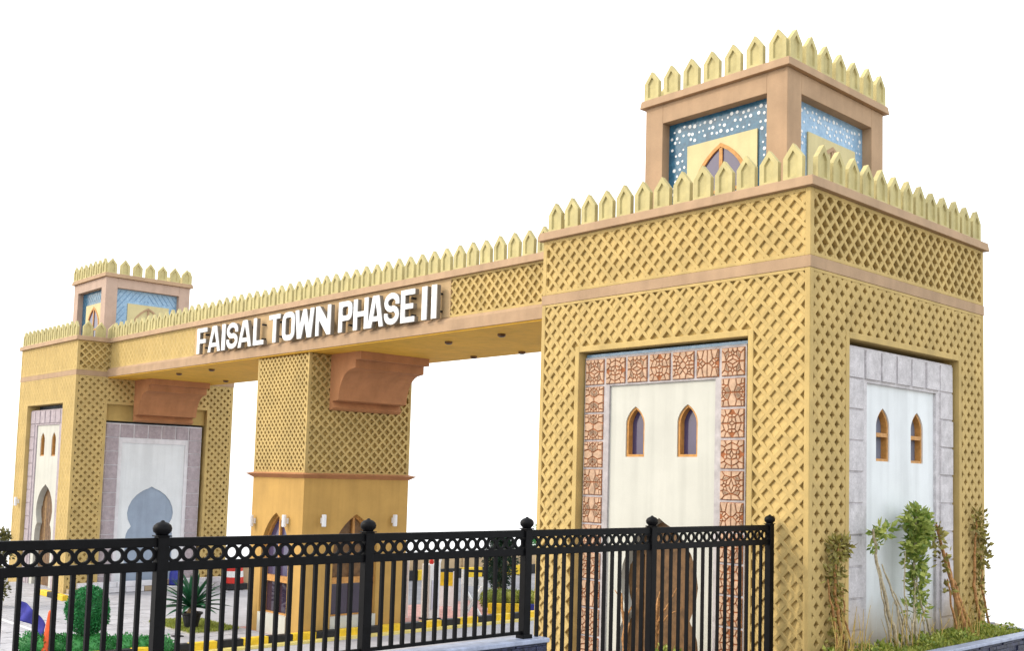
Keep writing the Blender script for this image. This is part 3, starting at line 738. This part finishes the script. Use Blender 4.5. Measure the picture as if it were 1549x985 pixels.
# ------------------------------------------------------------------ planters by the near tower
def planter(name, loc, lab, walls, caps, stones):
    t = thing(name, loc, lab, 'planter wall' if 'wall' in name else 'planter')
    b = MB()
    for w_ in walls: b.box(*w_)
    b.build('backing', 'slate', t)
    b = MB()
    for c in caps: b.box(*c)
    b.build('coping', 'slate_top', t, bevel=.015)
    b = MB()
    for ax, fixed, a0, a1, z0, z1, sg in stones:
        z = z0
        while z < z1-.03:
            h = random.uniform(.06, .12); x = a0-random.uniform(0, .3)
            while x < a1:
                L = random.uniform(.22, .6); d = random.uniform(.01, .05)
                p, q = max(a0, x)+.006, min(a1, x+L)-.006; zz = min(z+h-.008, z1-.005)
                if q-p > .03:
                    if ax == 'y': b.box(min(fixed, fixed+sg*d), max(fixed, fixed+sg*d), p, q, z, zz)
                    else: b.box(p, q, min(fixed, fixed+sg*d), max(fixed, fixed+sg*d), z, zz)
                x += L
            z += h
    tag(b.build('ledger_stone', 'slate', t), kind='stuff')
    return t
planter('planter', (.7, 4, ZR), 'dark slate planter with pale coping along the right side of the near tower',
        [(1.10, 1.33, -2.2, 8.28, ZR, -.075), (.004, 1.10, 8.08, 8.28, ZR, -.075), (-5.2, 1.10, -2.2, -1.95, ZR, -.55)],
        [(1.08, 1.38, -2.25, 8.33, -.073, 0), (.004, 1.08, 8.05, 8.33, -.073, -.004), (-5.25, 1.0, -2.25, -1.9, -.548, -.48)],
        [('y', 1.33, -2.2, 8.28, -1.6, -.08, 1), ('x', 8.28, 0, 1.33, -.6, -.08, 1)])
b = MB(); b.box(.0, 1.05, -1.95, 8.1, ZR, -.06); b.box(-5.2, 0, -1.95, -.004, ZR, -.55)
tag(b.build('soil', 'dry_soil'), 'dry brown soil filling the planter', 'soil', kind='structure')
planter('retaining_wall', (-.78, -12, ZR), 'dark slate retaining wall with pale coping under the black fence',
        [(-.95, -.61, -18, -6.58, ZR, .79)], [(-1.0, -.56, -18.0, -6.52, .792, .865)], [('y', -.61, -18, -6.58, -.4, .788, 1)])

# ------------------------------------------------------------------ fence
def fence():
    X = -.78; ps = [-.22, -3.85, -6.88, -9.87, -12.80, -15.75]
    rt = thing('fence', (X, -8, -.45), 'black metal picket fence with ring band and ball-topped posts', 'fence')
    pk = {}
    ringb = MB(); n = 20
    ro, ri = .100, .062
    F = lambda u, z, d: (d, u, z)
    ringb.ring(F, [(ro*math.cos(2*math.pi*i/n), ro*math.sin(2*math.pi*i/n)) for i in range(n)], [(ri*math.cos(2*math.pi*i/n), ri*math.sin(2*math.pi*i/n)) for i in range(n)], -.018, .018)
    ringb.ring(F, [(ro*math.cos(2*math.pi*i/n), ro*math.sin(2*math.pi*i/n)) for i in range(n)], [(ri*math.cos(2*math.pi*i/n), ri*math.sin(2*math.pi*i/n)) for i in range(n)], .018, -.018)
    rm = ringb.mesh('ring', 'fence_black')
    def pmesh(h):
        q = MB(); q.box(-.025, .025, -.025, .025, 0, h); return q.mesh('picket', 'fence_black')
    postz = {}
    for i, y in enumerate(ps):
        zb = .865 if i >= 2 else -.45
        b = MB(); b.box(X-.068, X+.068, y-.068, y+.068, zb, 2.578); b.box(X-.088, X+.088, y-.088, y+.088, 2.578, 2.594); b.box(X-.095, X+.095, y-.095, y+.095, zb, zb+.06)
        po = b.build('post', 'fence_black', rt, bevel=.006)
        b = MB(); b.lathe((X, y, 2.594), [(.07, 0), (.075, .015), (.105, .045), (.112, .085), (.10, .12), (.068, .148), (.03, .162), (.014, .18)], 16); b.build('finial', 'fence_black', po, smooth=True)
    pm = {True: pmesh(2.20-.93), False: pmesh(2.20+.36)}
    for i in range(5):
        ya, yb = ps[i+1]+.068, ps[i]-.068; up = i >= 2
        for z0, z1 in ((2.455, 2.565), (2.165, 2.275)):
            b = MB(); b.box(X-.034, X+.034, ya, yb, z0, z1); b.build('rail', 'fence_black', rt, bevel=.005)
        zb = .93 if up else -.36
        b = MB(); b.box(X-.024, X+.024, ya, yb, zb-.0, zb+.05); b.build('rail', 'fence_black', rt)
        N = 14; L = yb-ya
        for k in range(N):
            y = ya+L*(k+1)/(N+1); inst('picket', pm[up], rt, (X+.004, y, zb+.0))
        for k in range(N+1):
            y = ya+L*(k+.5)/(N+1); o = inst('ring', rm, rt, (X, y, 2.365))
fence()

# ------------------------------------------------------------------ kerbs, road furniture
def kerb(lab, x, y0, y1, z0, z1, wd, step, ax='y', flange=True):
    t = thing('kerb', (x, y0, z0), lab, 'kerb'); y = y0; k = 0
    while y < y1-.1:
        b = MB(); e = .006
        if ax == 'y': b.box(x, x+wd, y+e, y+step-e, z0, z1)
        else: b.box(y+e, y+step-e, x, x+wd, z0, z1)
        b.build('kerb_block', 'yellow_paint' if k % 2 == 0 else 'black_paint', t, bevel=.02); y += step; k += 1
    if flange:
        b = MB(); b.box(x+wd+.005, x+wd+.28, y0, y1, z0, z0+.14); b.build('kerb_gutter', 'pale_yellow', t)
    return t
kerb('yellow and black painted kerb running past the pier', -21.95, -8.1, 16, ZR, -2.22, .30, .93)
kerb('yellow and black kerb in front of the far tower', -1.0, -40.6, -37.7, ZR, -2.25, .25, 1.0, 'x', False)
kerb('yellow and black kerb at the foot of the boundary wall', -38.3, 9, 29, ZR, -2.0, .3, 1.6, 'y', False)
b = MB(); b.box(-21.6, -6.2, -20, 26, ZR-.1, ZR+.045)
tag(b.build('pavement', 'paving'), 'pale grey roadway strip between kerb and slate wall', 'pavement', kind='structure')
# boundary wall: panels between posts
t = thing('boundary_wall', (-39, 18, ZR), 'beige boundary wall beyond the road behind the gateway', 'wall')
for k in range(9):
    y = 8.4+k*2.4
    b = MB(); b.box(-39.3, -39.1, y+.12, y+2.28, ZR-.5, -1.22); b.build('wall_panel', 'far_wall', t)
    b = MB(); b.box(-39.38, -39.02, y-.12, y+.12, ZR-.5, -1.15); b.build('wall_post', 'far_wall', t)
b = MB(); b.box(-39.36, -39.04, 8.5, 30, -1.22, -1.12); b.build('wall_coping', 'kerb_concrete', t)

# far tower plinth blocks
t = thing('stone_plinth', (TX+.3, 4, ZR), 'low pale stone block plinth at the foot of the far tower', 'plinth')
for j in range(2):
    for k in range(9):
        y = .1+k*.9+(j*.45 if j else 0)
        q = MB(); q.box(TX+.006, TX+.30+random.uniform(0, .015), y+.012, min(y+.888, 7.95), ZR+.06+j*.26, ZR+.31+j*.26); q.build('stone', random.choice(['joint_white', 'lilac_stone', 'joint_white']), t, bevel=.012)

def leafball(b, c, rx, ry, rz, n, L, Wd, shell=.25, lump=.15, seed=1, zmin=-9):
    rnd = random.Random(seed); ph = [rnd.uniform(0, 6.28) for _ in range(6)]
    for _ in range(n):
        th = rnd.uniform(0, 2*math.pi); cz = rnd.uniform(-1, 1); sr = math.sqrt(1-cz*cz)
        d = Vector((sr*math.cos(th), sr*math.sin(th), cz))
        k = 1+lump*(math.sin(3*th+ph[0])*math.sin(4*cz+ph[1])+.6*math.sin(7*th+ph[2]+5*cz)+.4*math.sin(11*cz+ph[3]+5*th))
        k *= 1-shell*rnd.random()**2
        p = Vector((c[0]+d.x*rx*k, c[1]+d.y*ry*k, c[2]+d.z*rz*k))
        if p.z < zmin: continue
        dd = (d+Vector((rnd.uniform(-.9, .9), rnd.uniform(-.9, .9), rnd.uniform(-.5, .9)))).normalized()
        b.leaf(p, dd, (rnd.uniform(-1, 1), rnd.uniform(-1, 1), rnd.uniform(-1, 1)), L*rnd.uniform(.6, 1.3), Wd*rnd.uniform(.7, 1.2))
def blob(b, c, rx, ry, rz, lump=.12, seed=3, n=18, m_=12):
    rnd = random.Random(seed); a, e = rnd.uniform(0, 6), rnd.uniform(0, 6); k = len(b.v)
    for i in range(m_+1):
        v = math.pi*i/m_
        for j in range(n):
            h = 2*math.pi*j/n; q = 1+lump*math.sin(3*h+a)*math.sin(3*v+e)
            b.v.append((c[0]+rx*q*math.sin(v)*math.cos(h), c[1]+ry*q*math.sin(v)*math.sin(h), c[2]+rz*q*math.cos(v)))
    for i in range(m_):
        for j in range(n): b.f.append((k+i*n+j, k+i*n+(j+1) % n, k+(i+1)*n+(j+1) % n, k+(i+1)*n+j))

RD = Vector((.70, .713, 0))        # roughly along the picture plane
# clipped topiary
c = Vector((-23.6, -5.1, ZR))
t = thing('topiary', c, 'round clipped dark green topiary bush with flat top behind the fence', 'topiary')
b = MB(); b.tube([c, c+Vector((0, 0, .9))], .09); b.build('trunk', 'bark', t)
b = MB(); cc = c+Vector((0, 0, 1.42)); blob(b, cc, .55, .55, .68, .04); leafball(b, cc, .62, .62, .74, 5200, .085, .055, .12, .05, 4)
tag(b.build('crown', 'topiary_leaf', t), kind='stuff')
# low green hedge at its foot
t = thing('hedge', (-23.6, -5.1, ZR), 'low bright green hedge of bumpy mounds at the foot of the topiary', 'hedge')
b = MB()
for k in range(-4, 5):
    p = Vector((-23.3, -4.9, ZR+.30))+RD*(k*.52); r = random.uniform(.34, .46)
    blob(b, p, r*.9, r*.9, r*.85, .1, k+30); leafball(b, p, r, r, r*.95, 900, .08, .055, .15, .12, k+50)
tag(b.build('foliage', 'hedge_leaf', t), kind='stuff')
# potted sago palm
c = Vector((-26.5, -.25, ZR+.11))
t = thing('potted_palm', c, 'dark green sago palm in a tapering black pot', 'potted plant')
b = MB(); b.lathe(c, [(.22, 0), (.34, .52), (.40, .56), (.40, .62), (.34, .62), (.33, .56)], 16); b.build('pot', 'black_paint', t)
b = MB(); b.lathe(c+Vector((0, 0, .5)), [(.16, 0), (.19, .12), (.14, .25), (.05, .3)], 10); b.build('trunk', 'bark', t)
b = MB(); rnd = random.Random(5)
for k in range(46):
    a = k*2.39996; el = R(74-70*(k/46)); Ln = rnd.uniform(1.25, 1.55)
    p = c+Vector((0, 0, .78)); d = Vector((math.cos(a)*math.cos(el), math.sin(a)*math.cos(el), math.sin(el))); sd = d.cross(Vector((0, 0, 1))).normalized()
    n_ = 8; k0 = len(b.v)
    for i in range(n_+1):
        wd = .10*math.sin(math.pi*min(1, (i/n_)*.86+.14))+.004
        nn = sd.cross(d); b.v += [tuple(p-sd*wd+nn*wd*.5), tuple(p), tuple(p+sd*wd+nn*wd*.5)]
        d = (d+Vector((0, 0, -.06))).normalized(); p = p+d*Ln/n_
    for i in range(n_):
        q = k0+3*i; b.f += [(q, q+1, q+4, q+3), (q+1, q+2, q+5, q+4)]
tag(b.build('fronds', 'palm_leaf', t), kind='stuff')
# green median strip with pale edging
t = thing('lawn_strip', (-27, .5, ZR), 'narrow lawn strip behind the potted palm with pale kerb edge', 'lawn'); 
b = MB(); b.box(-29.2, -25.2, -.9, 1.25, ZR-.1, ZR+.12); b.build('edging', 'kerb_concrete', t)
b = MB(); rnd = random.Random(8)
for _ in range(5000):
    p = (rnd.uniform(-29.1, -25.3), rnd.uniform(-.8, 1.15), ZR+.11); b.leaf(p, (rnd.uniform(-.6, .6), rnd.uniform(-.6, .6), 1), (rnd.uniform(-1, 1), rnd.uniform(-1, 1), 0), .13, .03)
tag(b.build('grass', 'grass', t), kind='stuff')
# posts and bits
def delineator(c, r, h, m_, lab, cone=False):
    t = thing('traffic_cone' if cone else 'delineator_post', c, lab, 'traffic cone' if cone else 'post'); c = Vector(c)
    b = MB(); b.box(c.x-r*2.2, c.x+r*2.2, c.y-r*2.2, c.y+r*2.2, c.z, c.z+.05); b.build('base', 'black_paint', t)
    b = MB(); b.lathe(c+Vector((0, 0, .05)), [(r*(1.5 if cone else 1), 0), (r*(.5 if cone else .95), h-.08), (r*.35, h-.03), (.01, h)], 12); b.build('body', m_, t, smooth=False)
    if not cone: b = MB(); b.lathe(c+Vector((0, 0, .05)), [(r*1.05, h*.08), (r*1.05, h*.16)], 12); b.build('band', 'white_paint', t)
delineator((-25.0, -1.45, ZR+.1), .075, 1.02, 'red_paint', 'slim red post left of the potted palm')
delineator((-24.15, -6.05, ZR+.1), .15, 1.30, 'orange_red', 'tall orange-red cone left of the topiary', True)
# blue flag on a short leaning pole
c = Vector((-24.9, -6.75, ZR+.1))
t = thing('flag', c, 'blue cloth flag drooping from a thin leaning pole left of the topiary', 'flag')
top = c+Vector((0, 0, 1.68)); b = MB(); b.tube([c-RD*.12, top], .02); b.build('pole', 'white_paint', t)
b = MB(); nu, nv = 12, 8; k = 0
for i in range(nu+1):
    for j in range(nv+1):
        u = i/nu; v = j/nv
        p = top+RD*(u*.85)+Vector((0, 0, -.08-.55*u*u-.18*u-v*(.62-.18*u)))+Vector((-.7, .7, 0))*.07*math.sin(u*9+v*3)
        b.v.append(tuple(p))
for i in range(nu):
    for j in range(nv): b.f.append((i*(nv+1)+j, (i+1)*(nv+1)+j, (i+1)*(nv+1)+j+1, i*(nv+1)+j+1))
fl = b.build('cloth', 'blue_cloth', t, smooth=True); so_ = fl.modifiers.new('thick', 'SOLIDIFY'); so_.thickness = .008
# blue drum on a white block at the foot of the far tower
t = thing('plinth_block', (TX+.75, 5.0, ZR), 'white block carrying the blue drum beside the far tower', 'block')
b = MB(); b.box(TX+.40, TX+1.1, 4.5, 5.5, ZR+.06, -2.33); b.build('body', 'white_wall', t, bevel=.02)
b = MB(); b.box(TX+.37, TX+1.13, 4.47, 5.53, -2.329, -2.28); b.build('slab', 'joint_white', t, bevel=.01)
t = thing('drum', (TX+.72, 5.0, -2.28), 'blue round-topped plastic drum on the white block by the far tower', 'drum')
b = MB(); b.lathe((TX+.72, 5.0, -2.28), [(.25, 0), (.26, .05), (.26, .25), (.275, .27), (.26, .29), (.26, .55), (.22, .70), (.10, .79), (.02, .81)], 18); b.build('body', 'blue_paint', t, smooth=True)
b = MB(); b.lathe((TX+.72, 5.0, -2.285), [(.34, 0.01), (.34, .035)], 18); b.build('rim', 'black_paint', t)
# red and white striped barrel
c = Vector((-38.6, 7.6, ZR+.1))
t = thing('traffic_barrel', c, 'red and white striped barrel on a black base behind the pier', 'traffic barrel')
b = MB(); b.box(c.x-.5, c.x+.5, c.y-.5, c.y+.5, c.z, c.z+.30); b.build('base', 'black_paint', t, bevel=.02)
for k in range(4):
    b = MB(); r0, r1 = .47-.03*k, .47-.03*(k+1)+.012; b.lathe(c+Vector((0, 0, .30+.30*k)), [(r0, 0), (r1, .29), (r1*.98, .30)], 18); b.build('stripe', 'red_paint' if k % 2 == 0 else 'white_paint', t, smooth=False)
# barrier cabinet with raised arm next to the pier
c = Vector((-24.0, 8.9, ZR))
t = thing('barrier_cabinet', c, 'white road barrier cabinet with raised arm right of the pier', 'barrier')
b = MB(); b.box(c.x-.28, c.x+.28, c.y-.28, c.y+.28, c.z+.08, c.z+2.35); b.build('body', 'white_paint', t, bevel=.03)
b = MB(); b.box(c.x-.33, c.x+.33, c.y-.33, c.y+.33, c.z, c.z+.14); b.build('base', 'black_paint', t)
b = MB(); b.box(c.x+.285, c.x+.31, c.y-.18, c.y+.18, c.z+.5, c.z+1.7); b.build('door', 'lavender_paint', t)
b = MB(); b.tube([c+Vector((.36, 0, 1.95)), c+Vector((.36, .35, 3.05))], .05, 8); b.build('arm', 'white_paint', t)
b = MB(); b.lathe(c+Vector((0, 0, 2.35)), [(.08, 0), (.10, .10), (.06, .2)], 10); b.build('beacon', 'red_paint', t)
# lavender steel gate leaf beside it
c = Vector((-25.3, 8.0, ZR))
t = thing('gate_leaf', c, 'pale lavender sheet gate leaf standing open beside the pier', 'gate')
b = MB(); q = [c-RD*.9, c+RD*.55]; nrm = Vector((.713, -.70, 0))
def slab(b, p, q, z0, z1, th):
    n_ = nrm*th/2; b.hexa([(*(p-n_).xy, z0), (*(q-n_).xy, z0), (*(q+n_).xy, z0), (*(p+n_).xy, z0), (*(p-n_).xy, z1), (*(q-n_).xy, z1), (*(q+n_).xy, z1), (*(p+n_).xy, z1)])
slab(b, q[0], q[1], ZR+.2, ZR+2.35, .04); b.build('sheet', 'lavender_paint', t)
b = MB()
for s in (0, .33, .66, 1): p = q[0].lerp(q[1], s); slab(b, p-RD*.03, p+RD*.03, ZR, ZR+2.45, .09)
for z in (.2, 1.0, 1.7, 2.38): slab(b, q[0], q[1], ZR+z-.03, ZR+z+.03, .07)
b.build('frame', 'white_paint', t)
# yellow warning sign board
c = Vector((-26.0, 11.2, ZR))
t = thing('sign_board', c, 'small yellow board on a white stand behind the roadway', 'sign board')
b = MB(); slab(b, c-RD*.35, c+RD*.35, ZR+1.15, ZR+1.75, .05); b.build('board', 'yellow_paint', t)
b = MB(); slab(b, c-RD*.42, c+RD*.42, ZR+.25, ZR+1.14, .03)
for s in (-.38, .38): slab(b, c+RD*(s-.03), c+RD*(s+.03), ZR, ZR+1.8, .06)
b.build('stand', 'white_paint', t)
# white X-legged folding stand
c = Vector((-23.2, 10.5, ZR))
t = thing('folding_stand', c, 'white folding stand with crossed legs by the yellow kerb', 'stand')
b = MB(); slab(b, c-RD*.46, c+RD*.46, ZR+1.42, ZR+1.78, .06); b.build('board', 'white_paint', t)
b = MB(); slab(b, c+RD*.10, c+RD*.24, ZR+1.48, ZR+1.72, .09); b.build('label_plate', 'black_paint', t)
b = MB(); slab(b, c-RD*.46, c+RD*.46, ZR+2.0, ZR+2.1, .06); b.build('rail', 'black_paint', t)
for s in (1, -1):
    b = MB(); b.tube([c-RD*.42*s+nrm*.06*s+Vector((0, 0, .02)), c+RD*.42*s+nrm*.06*s+Vector((0, 0, 1.42))], .085, 8); b.build('leg', 'white_paint', t)
b = MB(); b.tube([c-RD*.42+Vector((0, 0, 0)), c-RD*.42+Vector((0, 0, 2.1))], .08, 8); b.build('leg', 'white_paint', t)
# dark conifer behind the gap
c = Vector((-27.4, 15.6, ZR))
t = thing('conifer', c, 'dark green conifer shrub seen through the fence left of the near tower', 'tree')
b = MB(); b.tube([c, c+Vector((.05, 0, 1.2)), c+Vector((0, .05, 2.8))], [.11, .09, .04]); b.build('trunk', 'bark', t)
b = MB()
for k, (dx, dz, r) in enumerate(((0, 1.5, .62), (.25, 2.0, .58), (-.3, 2.1, .5), (.05, 2.6, .55), (.3, 2.75, .36), (-.15, 3.0, .36), (.0, 1.05, .45))):
    leafball(b, c+RD*dx+Vector((0, 0, dz)), r, r, r*.75, 900, .16, .06, .7, .25, k+70)
tag(b.build('crown', 'dark_leaf', t), kind='stuff')
c = Vector((-27.4, 18.6, ZR)); t = thing('shrub', c, 'bright leafy shrub right of the dark conifer', 'shrub')
b = MB(); b.tube([c, c+Vector((0, 0, 2.6))], [.08, .04]); b.build('trunk', 'bark', t)
b = MB(); leafball(b, c+Vector((0, 0, 2.9)), .75, .75, .62, 1500, .15, .08, .6, .2, 91); tag(b.build('crown', 'hedge_leaf', t), kind='stuff')
# small kerbed flower bed at right of the stand
t = thing('flower_bed', (-24.4, 13.6, ZR), 'raised bed of clipped grass with yellow and blue edging', 'flower bed')
for k, m_ in enumerate(('yellow_paint', 'yellow_paint', 'blue_paint')):
    b = MB(); p = Vector((-24.2, 12.2, 0))+RD*(k*.75); slab(b, p+RD*.01, p+RD*.74, ZR, ZR+.5, .2); b.build('edging_block', m_, t)
b = MB()
for k in range(5): p = Vector((-24.75, 12.75, ZR+.62))+RD*(k*.5); blob(b, p, .38, .38, .36, .1, k); leafball(b, p, .42, .42, .40, 700, .1, .05, .2, .1, k+140)
tag(b.build('foliage', 'grass', t), kind='stuff')
# olive-coloured shrub at the left edge
c = Vector((-37.0, -4.2, ZR)); t = thing('olive_shrub', c, 'dusty olive-brown shrub at the left edge before the far tower', 'shrub')
b = MB(); rnd = random.Random(3)
for k in range(5): a = k*1.26; b.tube([c, c+Vector((math.cos(a)*.2, math.sin(a)*.2, 1.0)), c+Vector((math.cos(a)*.55, math.sin(a)*.55, 2.3+rnd.uniform(-.2, .4)))], [.05, .04, .015], 6)
b.build('stems', 'bark', t)
b = MB()
for k, (dx, dz, r) in enumerate(((-.5, 1.1, .5), (0, 1.5, .62), (.3, .9, .45), (-.4, 2.2, .55), (.25, 2.3, .5), (.35, 3.0, .34), (-.2, 2.9, .45), (-.8, 1.7, .55))):
    leafball(b, c+RD*dx+Vector((0, 0, dz)), r, r, r*.8, 420, .17, .09, .8, .25, k+170)
tag(b.build('crown', 'olive_leaf', t), kind='stuff')

# ------------------------------------------------------------------ plants against the near tower
def climber(lab, stems, leafm, leaves, stem_m='dry_stem', cat='climbing plant', name='climbing_plant', grp=None):
    base = Vector(stems[0][0][0]); t = thing(name, base, lab, cat, grp)
    b = MB()
    for pts, r0, r1 in stems:
        # wobble between the given points
        P = []; rnd = random.Random(int(abs(pts[0][1]*1000)) % 997)
        for p, q in zip(pts, pts[1:]):
            for s in range(5): P.append(Vector(p).lerp(Vector(q), s/5)+Vector((rnd.uniform(-.02, .02), rnd.uniform(-.03, .03), 0)))
        P.append(Vector(pts[-1])); n = len(P)
        b.tube(P, [r0+(r1-r0)*i/(n-1)*1.0 for i in range(n)], 6)
    b.build('stems', stem_m, t, smooth=True)
    b = MB()
    for i, (c_, rx, ry, rz, n, L, Wd) in enumerate(leaves): leafball(b, c_, rx, ry, rz, n, L, Wd, .8, .22, i+int(abs(c_[1]*100)))
    if leaves: tag(b.build('foliage', leafm, t), kind='stuff')
    return t
climber('tall leafy green climber in front of the white niche, drooping top', [([(.45, 3.6, -.06), (.35, 3.7, 1.0), (.3, 3.75, 2.0), (.35, 3.8, 2.9)], .035, .02), ([(.5, 3.2, -.06), (.4, 3.6, .8), (.3, 3.9, 1.6)], .03, .015), ([(.45, 4.35, -.06), (.4, 3.95, .7), (.35, 3.8, 1.3)], .03, .015), ([(.5, 3.95, -.06), (.42, 3.85, .6)], .025, .02), ([(.35, 3.4, -.06), (.32, 3.3, 1.3), (.3, 3.35, 2.0)], .02, .012)],
        'vine_leaf', [((.32, 3.72, 2.72), .22, .36, .24, 156, .2, .13), ((.32, 3.98, 2.45), .2, .34, .26, 136, .2, .12), ((.32, 3.7, 2.15), .18, .30, .3, 149, .19, .12), ((.32, 3.8, 1.75), .17, .26, .3, 129, .18, .11), ((.32, 3.85, 1.35), .16, .24, .3, 108, .17, .10), ((.32, 3.9, 1.0), .16, .26, .25, 68, .16, .09), ((.35, 3.6, .7), .16, .32, .2, 34, .2, .08), ((.3, 4.3, 2.6), .12, .16, .2, 40, .22, .12), ((.3, 4.15, .75), .1, .2, .3, 27, .18, .08)], 'pale_stem')
climber('bare pale stems with a small leafy tip at the left of the white niche', [([(.5, 2.75, -.06), (.42, 2.5, .6), (.32, 2.2, 1.6), (.3, 1.98, 2.5)], .05, .028), ([(.5, 2.95, -.06), (.42, 2.75, .9), (.3, 2.35, 1.75)], .03, .015), ([(.55, 3.1, -.06), (.45, 2.9, .8), (.3, 2.5, 1.5)], .025, .012), ([(.5, 2.5, -.06), (.4, 2.3, .7), (.32, 2.1, 1.7)], .028, .014), ([(.42, 3.2, -.06), (.4, 2.95, .7), (.3, 2.7, 1.2)], .022, .01)],
        'vine_leaf', [((.32, 2.35, 2.45), .18, .36, .10, 40, .24, .12), ((.3, 2.05, 2.25), .1, .12, .3, 34, .12, .08)], 'pale_stem')
climber('brown twisted stems at the right edge of the white niche', [([(.5, 5.9, -.06), (.4, 5.6, .8), (.3, 5.3, 1.6), (.3, 4.8, 2.55)], .07, .03), ([(.55, 6.15, -.06), (.42, 5.85, .6), (.3, 5.6, 1.3), (.3, 5.3, 1.9)], .06, .02), ([(.5, 5.5, -.06), (.4, 5.35, .7), (.32, 5.3, 1.3)], .035, .02)],
        'dull_leaf', [((.3, 4.85, 2.3), .14, .16, .35, 61, .16, .10), ((.3, 5.1, 1.8), .12, .16, .3, 34, .16, .10), ((.35, 5.35, 1.1), .12, .18, .2, 16, .16, .10)], 'dry_stem')
climber('dry olive creeper clinging to the lattice left of the side niche', [([(.3, .95, -.06), (.14, .85, .9), (.1, .8, 1.6), (.1, 1.0, 2.2)], .045, .02), ([(.3, .6, -.06), (.15, .7, .8), (.1, .55, 1.5)], .035, .015), ([(.3, 1.2, -.06), (.15, 1.1, .7), (.1, 1.15, 1.3)], .03, .012)],
        'dull_leaf', [((.12, .95, 2.1), .08, .35, .25, 88, .16, .09), ((.12, .8, 1.6), .08, .3, .4, 88, .15, .09), ((.12, .9, .95), .08, .25, .4, 61, .14, .09), ((.16, .8, .3), .1, .3, .35, 54, .14, .08), ((.1, 1.2, 2.15), .08, .2, .12, 34, .2, .08)], 'dry_stem')
climber('dark creeper on the lattice at the far right corner of the near tower', [([(.3, 7.2, -.06), (.14, 7.1, .9), (.1, 7.2, 1.8), (.1, 7.3, 2.7)], .05, .02), ([(.3, 7.6, -.06), (.14, 7.5, .9), (.1, 7.55, 1.8)], .035, .015)],
        'dull_leaf', [((.12, 7.45, 2.5), .1, .3, .35, 88, .16, .1), ((.12, 7.6, 1.8), .1, .3, .4, 102, .16, .1), ((.12, 7.4, 1.0), .08, .25, .4, 47, .14, .09), ((.16, 7.3, .35), .1, .4, .3, 40, .14, .08)], 'dry_stem')
climber('dry orange-brown forked stems left of the arched door', [([(-4.1, -.9, -.55), (-4.15, -.85, .2), (-4.3, -.8, .9)], .05, .022), ([(-4.12, -.85, .2), (-4.0, -.8, .6), (-3.85, -.78, 1.05)], .03, .014), ([(-4.18, -.83, .45), (-4.5, -.8, .95)], .02, .01), ([(-4.0, -.95, -.55), (-3.95, -.9, .3)], .03, .014)], 'dull_leaf', [], 'dry_stem', 'dead shrub', 'dead_shrub')
climber('reddish dry trunk with thin twigs in front of the arched door', [([(-3.2, -.9, -.55), (-3.25, -.85, .3), (-3.2, -.8, .9)], .085, .04), ([(-3.22, -.85, .3), (-3.0, -.8, .7), (-2.75, -.75, 1.15)], .03, .010), ([(-3.2, -.85, .1), (-2.95, -.8, .55), (-2.6, -.75, .75)], .02, .008), ([(-3.25, -.85, .5), (-3.1, -.8, 1.2)], .025, .01)], 'dull_leaf', [], 'dry_stem', 'dead shrub', 'dead_shrub')
climber('small yellow-green bush at the foot of the tower right of the arched door', [([(-2.85, -1.0, -.55), (-2.85, -1.0, -.3)], .02, .01)], 'grass', [((-2.85, -1.0, -.32), .26, .26, .22, 149, .16, .07)], 'dry_stem', 'bush', 'bush')
# planter grass
mat('straw', (.50, .35, .10), var=.2, scale=12, bump=0)
b = MB(); rnd = random.Random(33)
for k in range(70):
    y = rnd.choice((rnd.uniform(2.2, 4.7), rnd.uniform(5.2, 6.2), rnd.uniform(.3, 1.3))); x = rnd.uniform(.25, .7); h = rnd.uniform(.25, 1.0); dx, dy = rnd.uniform(-.15, .1), rnd.uniform(-.4, .4)
    b.tube([(x, y, -.07), (x+dx*.3, y+dy*.3, h*.5), (x+dx, y+dy, h)], [.012, .009, .004], 5, False)
tag(b.build('dry_stalks', 'straw'), 'dry straw-coloured stalks along the planter at the tower foot', 'dry grass', kind='stuff')
b = MB(); rnd = random.Random(21)
for _ in range(3400):
    y = rnd.uniform(-1.8, 8.0); x = rnd.uniform(.06, 1.0)
    k = .09+.10*math.sin(y*2.1)**2+.03*math.sin(7*y)
    b.leaf((x, y, -.065), (rnd.uniform(-.7, .7), rnd.uniform(-.7, .7), 1), (rnd.uniform(-1, 1), rnd.uniform(-1, 1), 0), k*rnd.uniform(.5, 1.3), .035)
for _ in range(60):
    c_ = (rnd.uniform(.2, .9), rnd.uniform(-.5, 8.0), .04); leafball(b, c_, .12, .16, .10, 26, .12, .07, .8, .2, rnd.randint(1, 999))
tag(b.build('grass', 'grass'), 'low green ground cover along the planter at the tower foot', 'grass', kind='stuff')
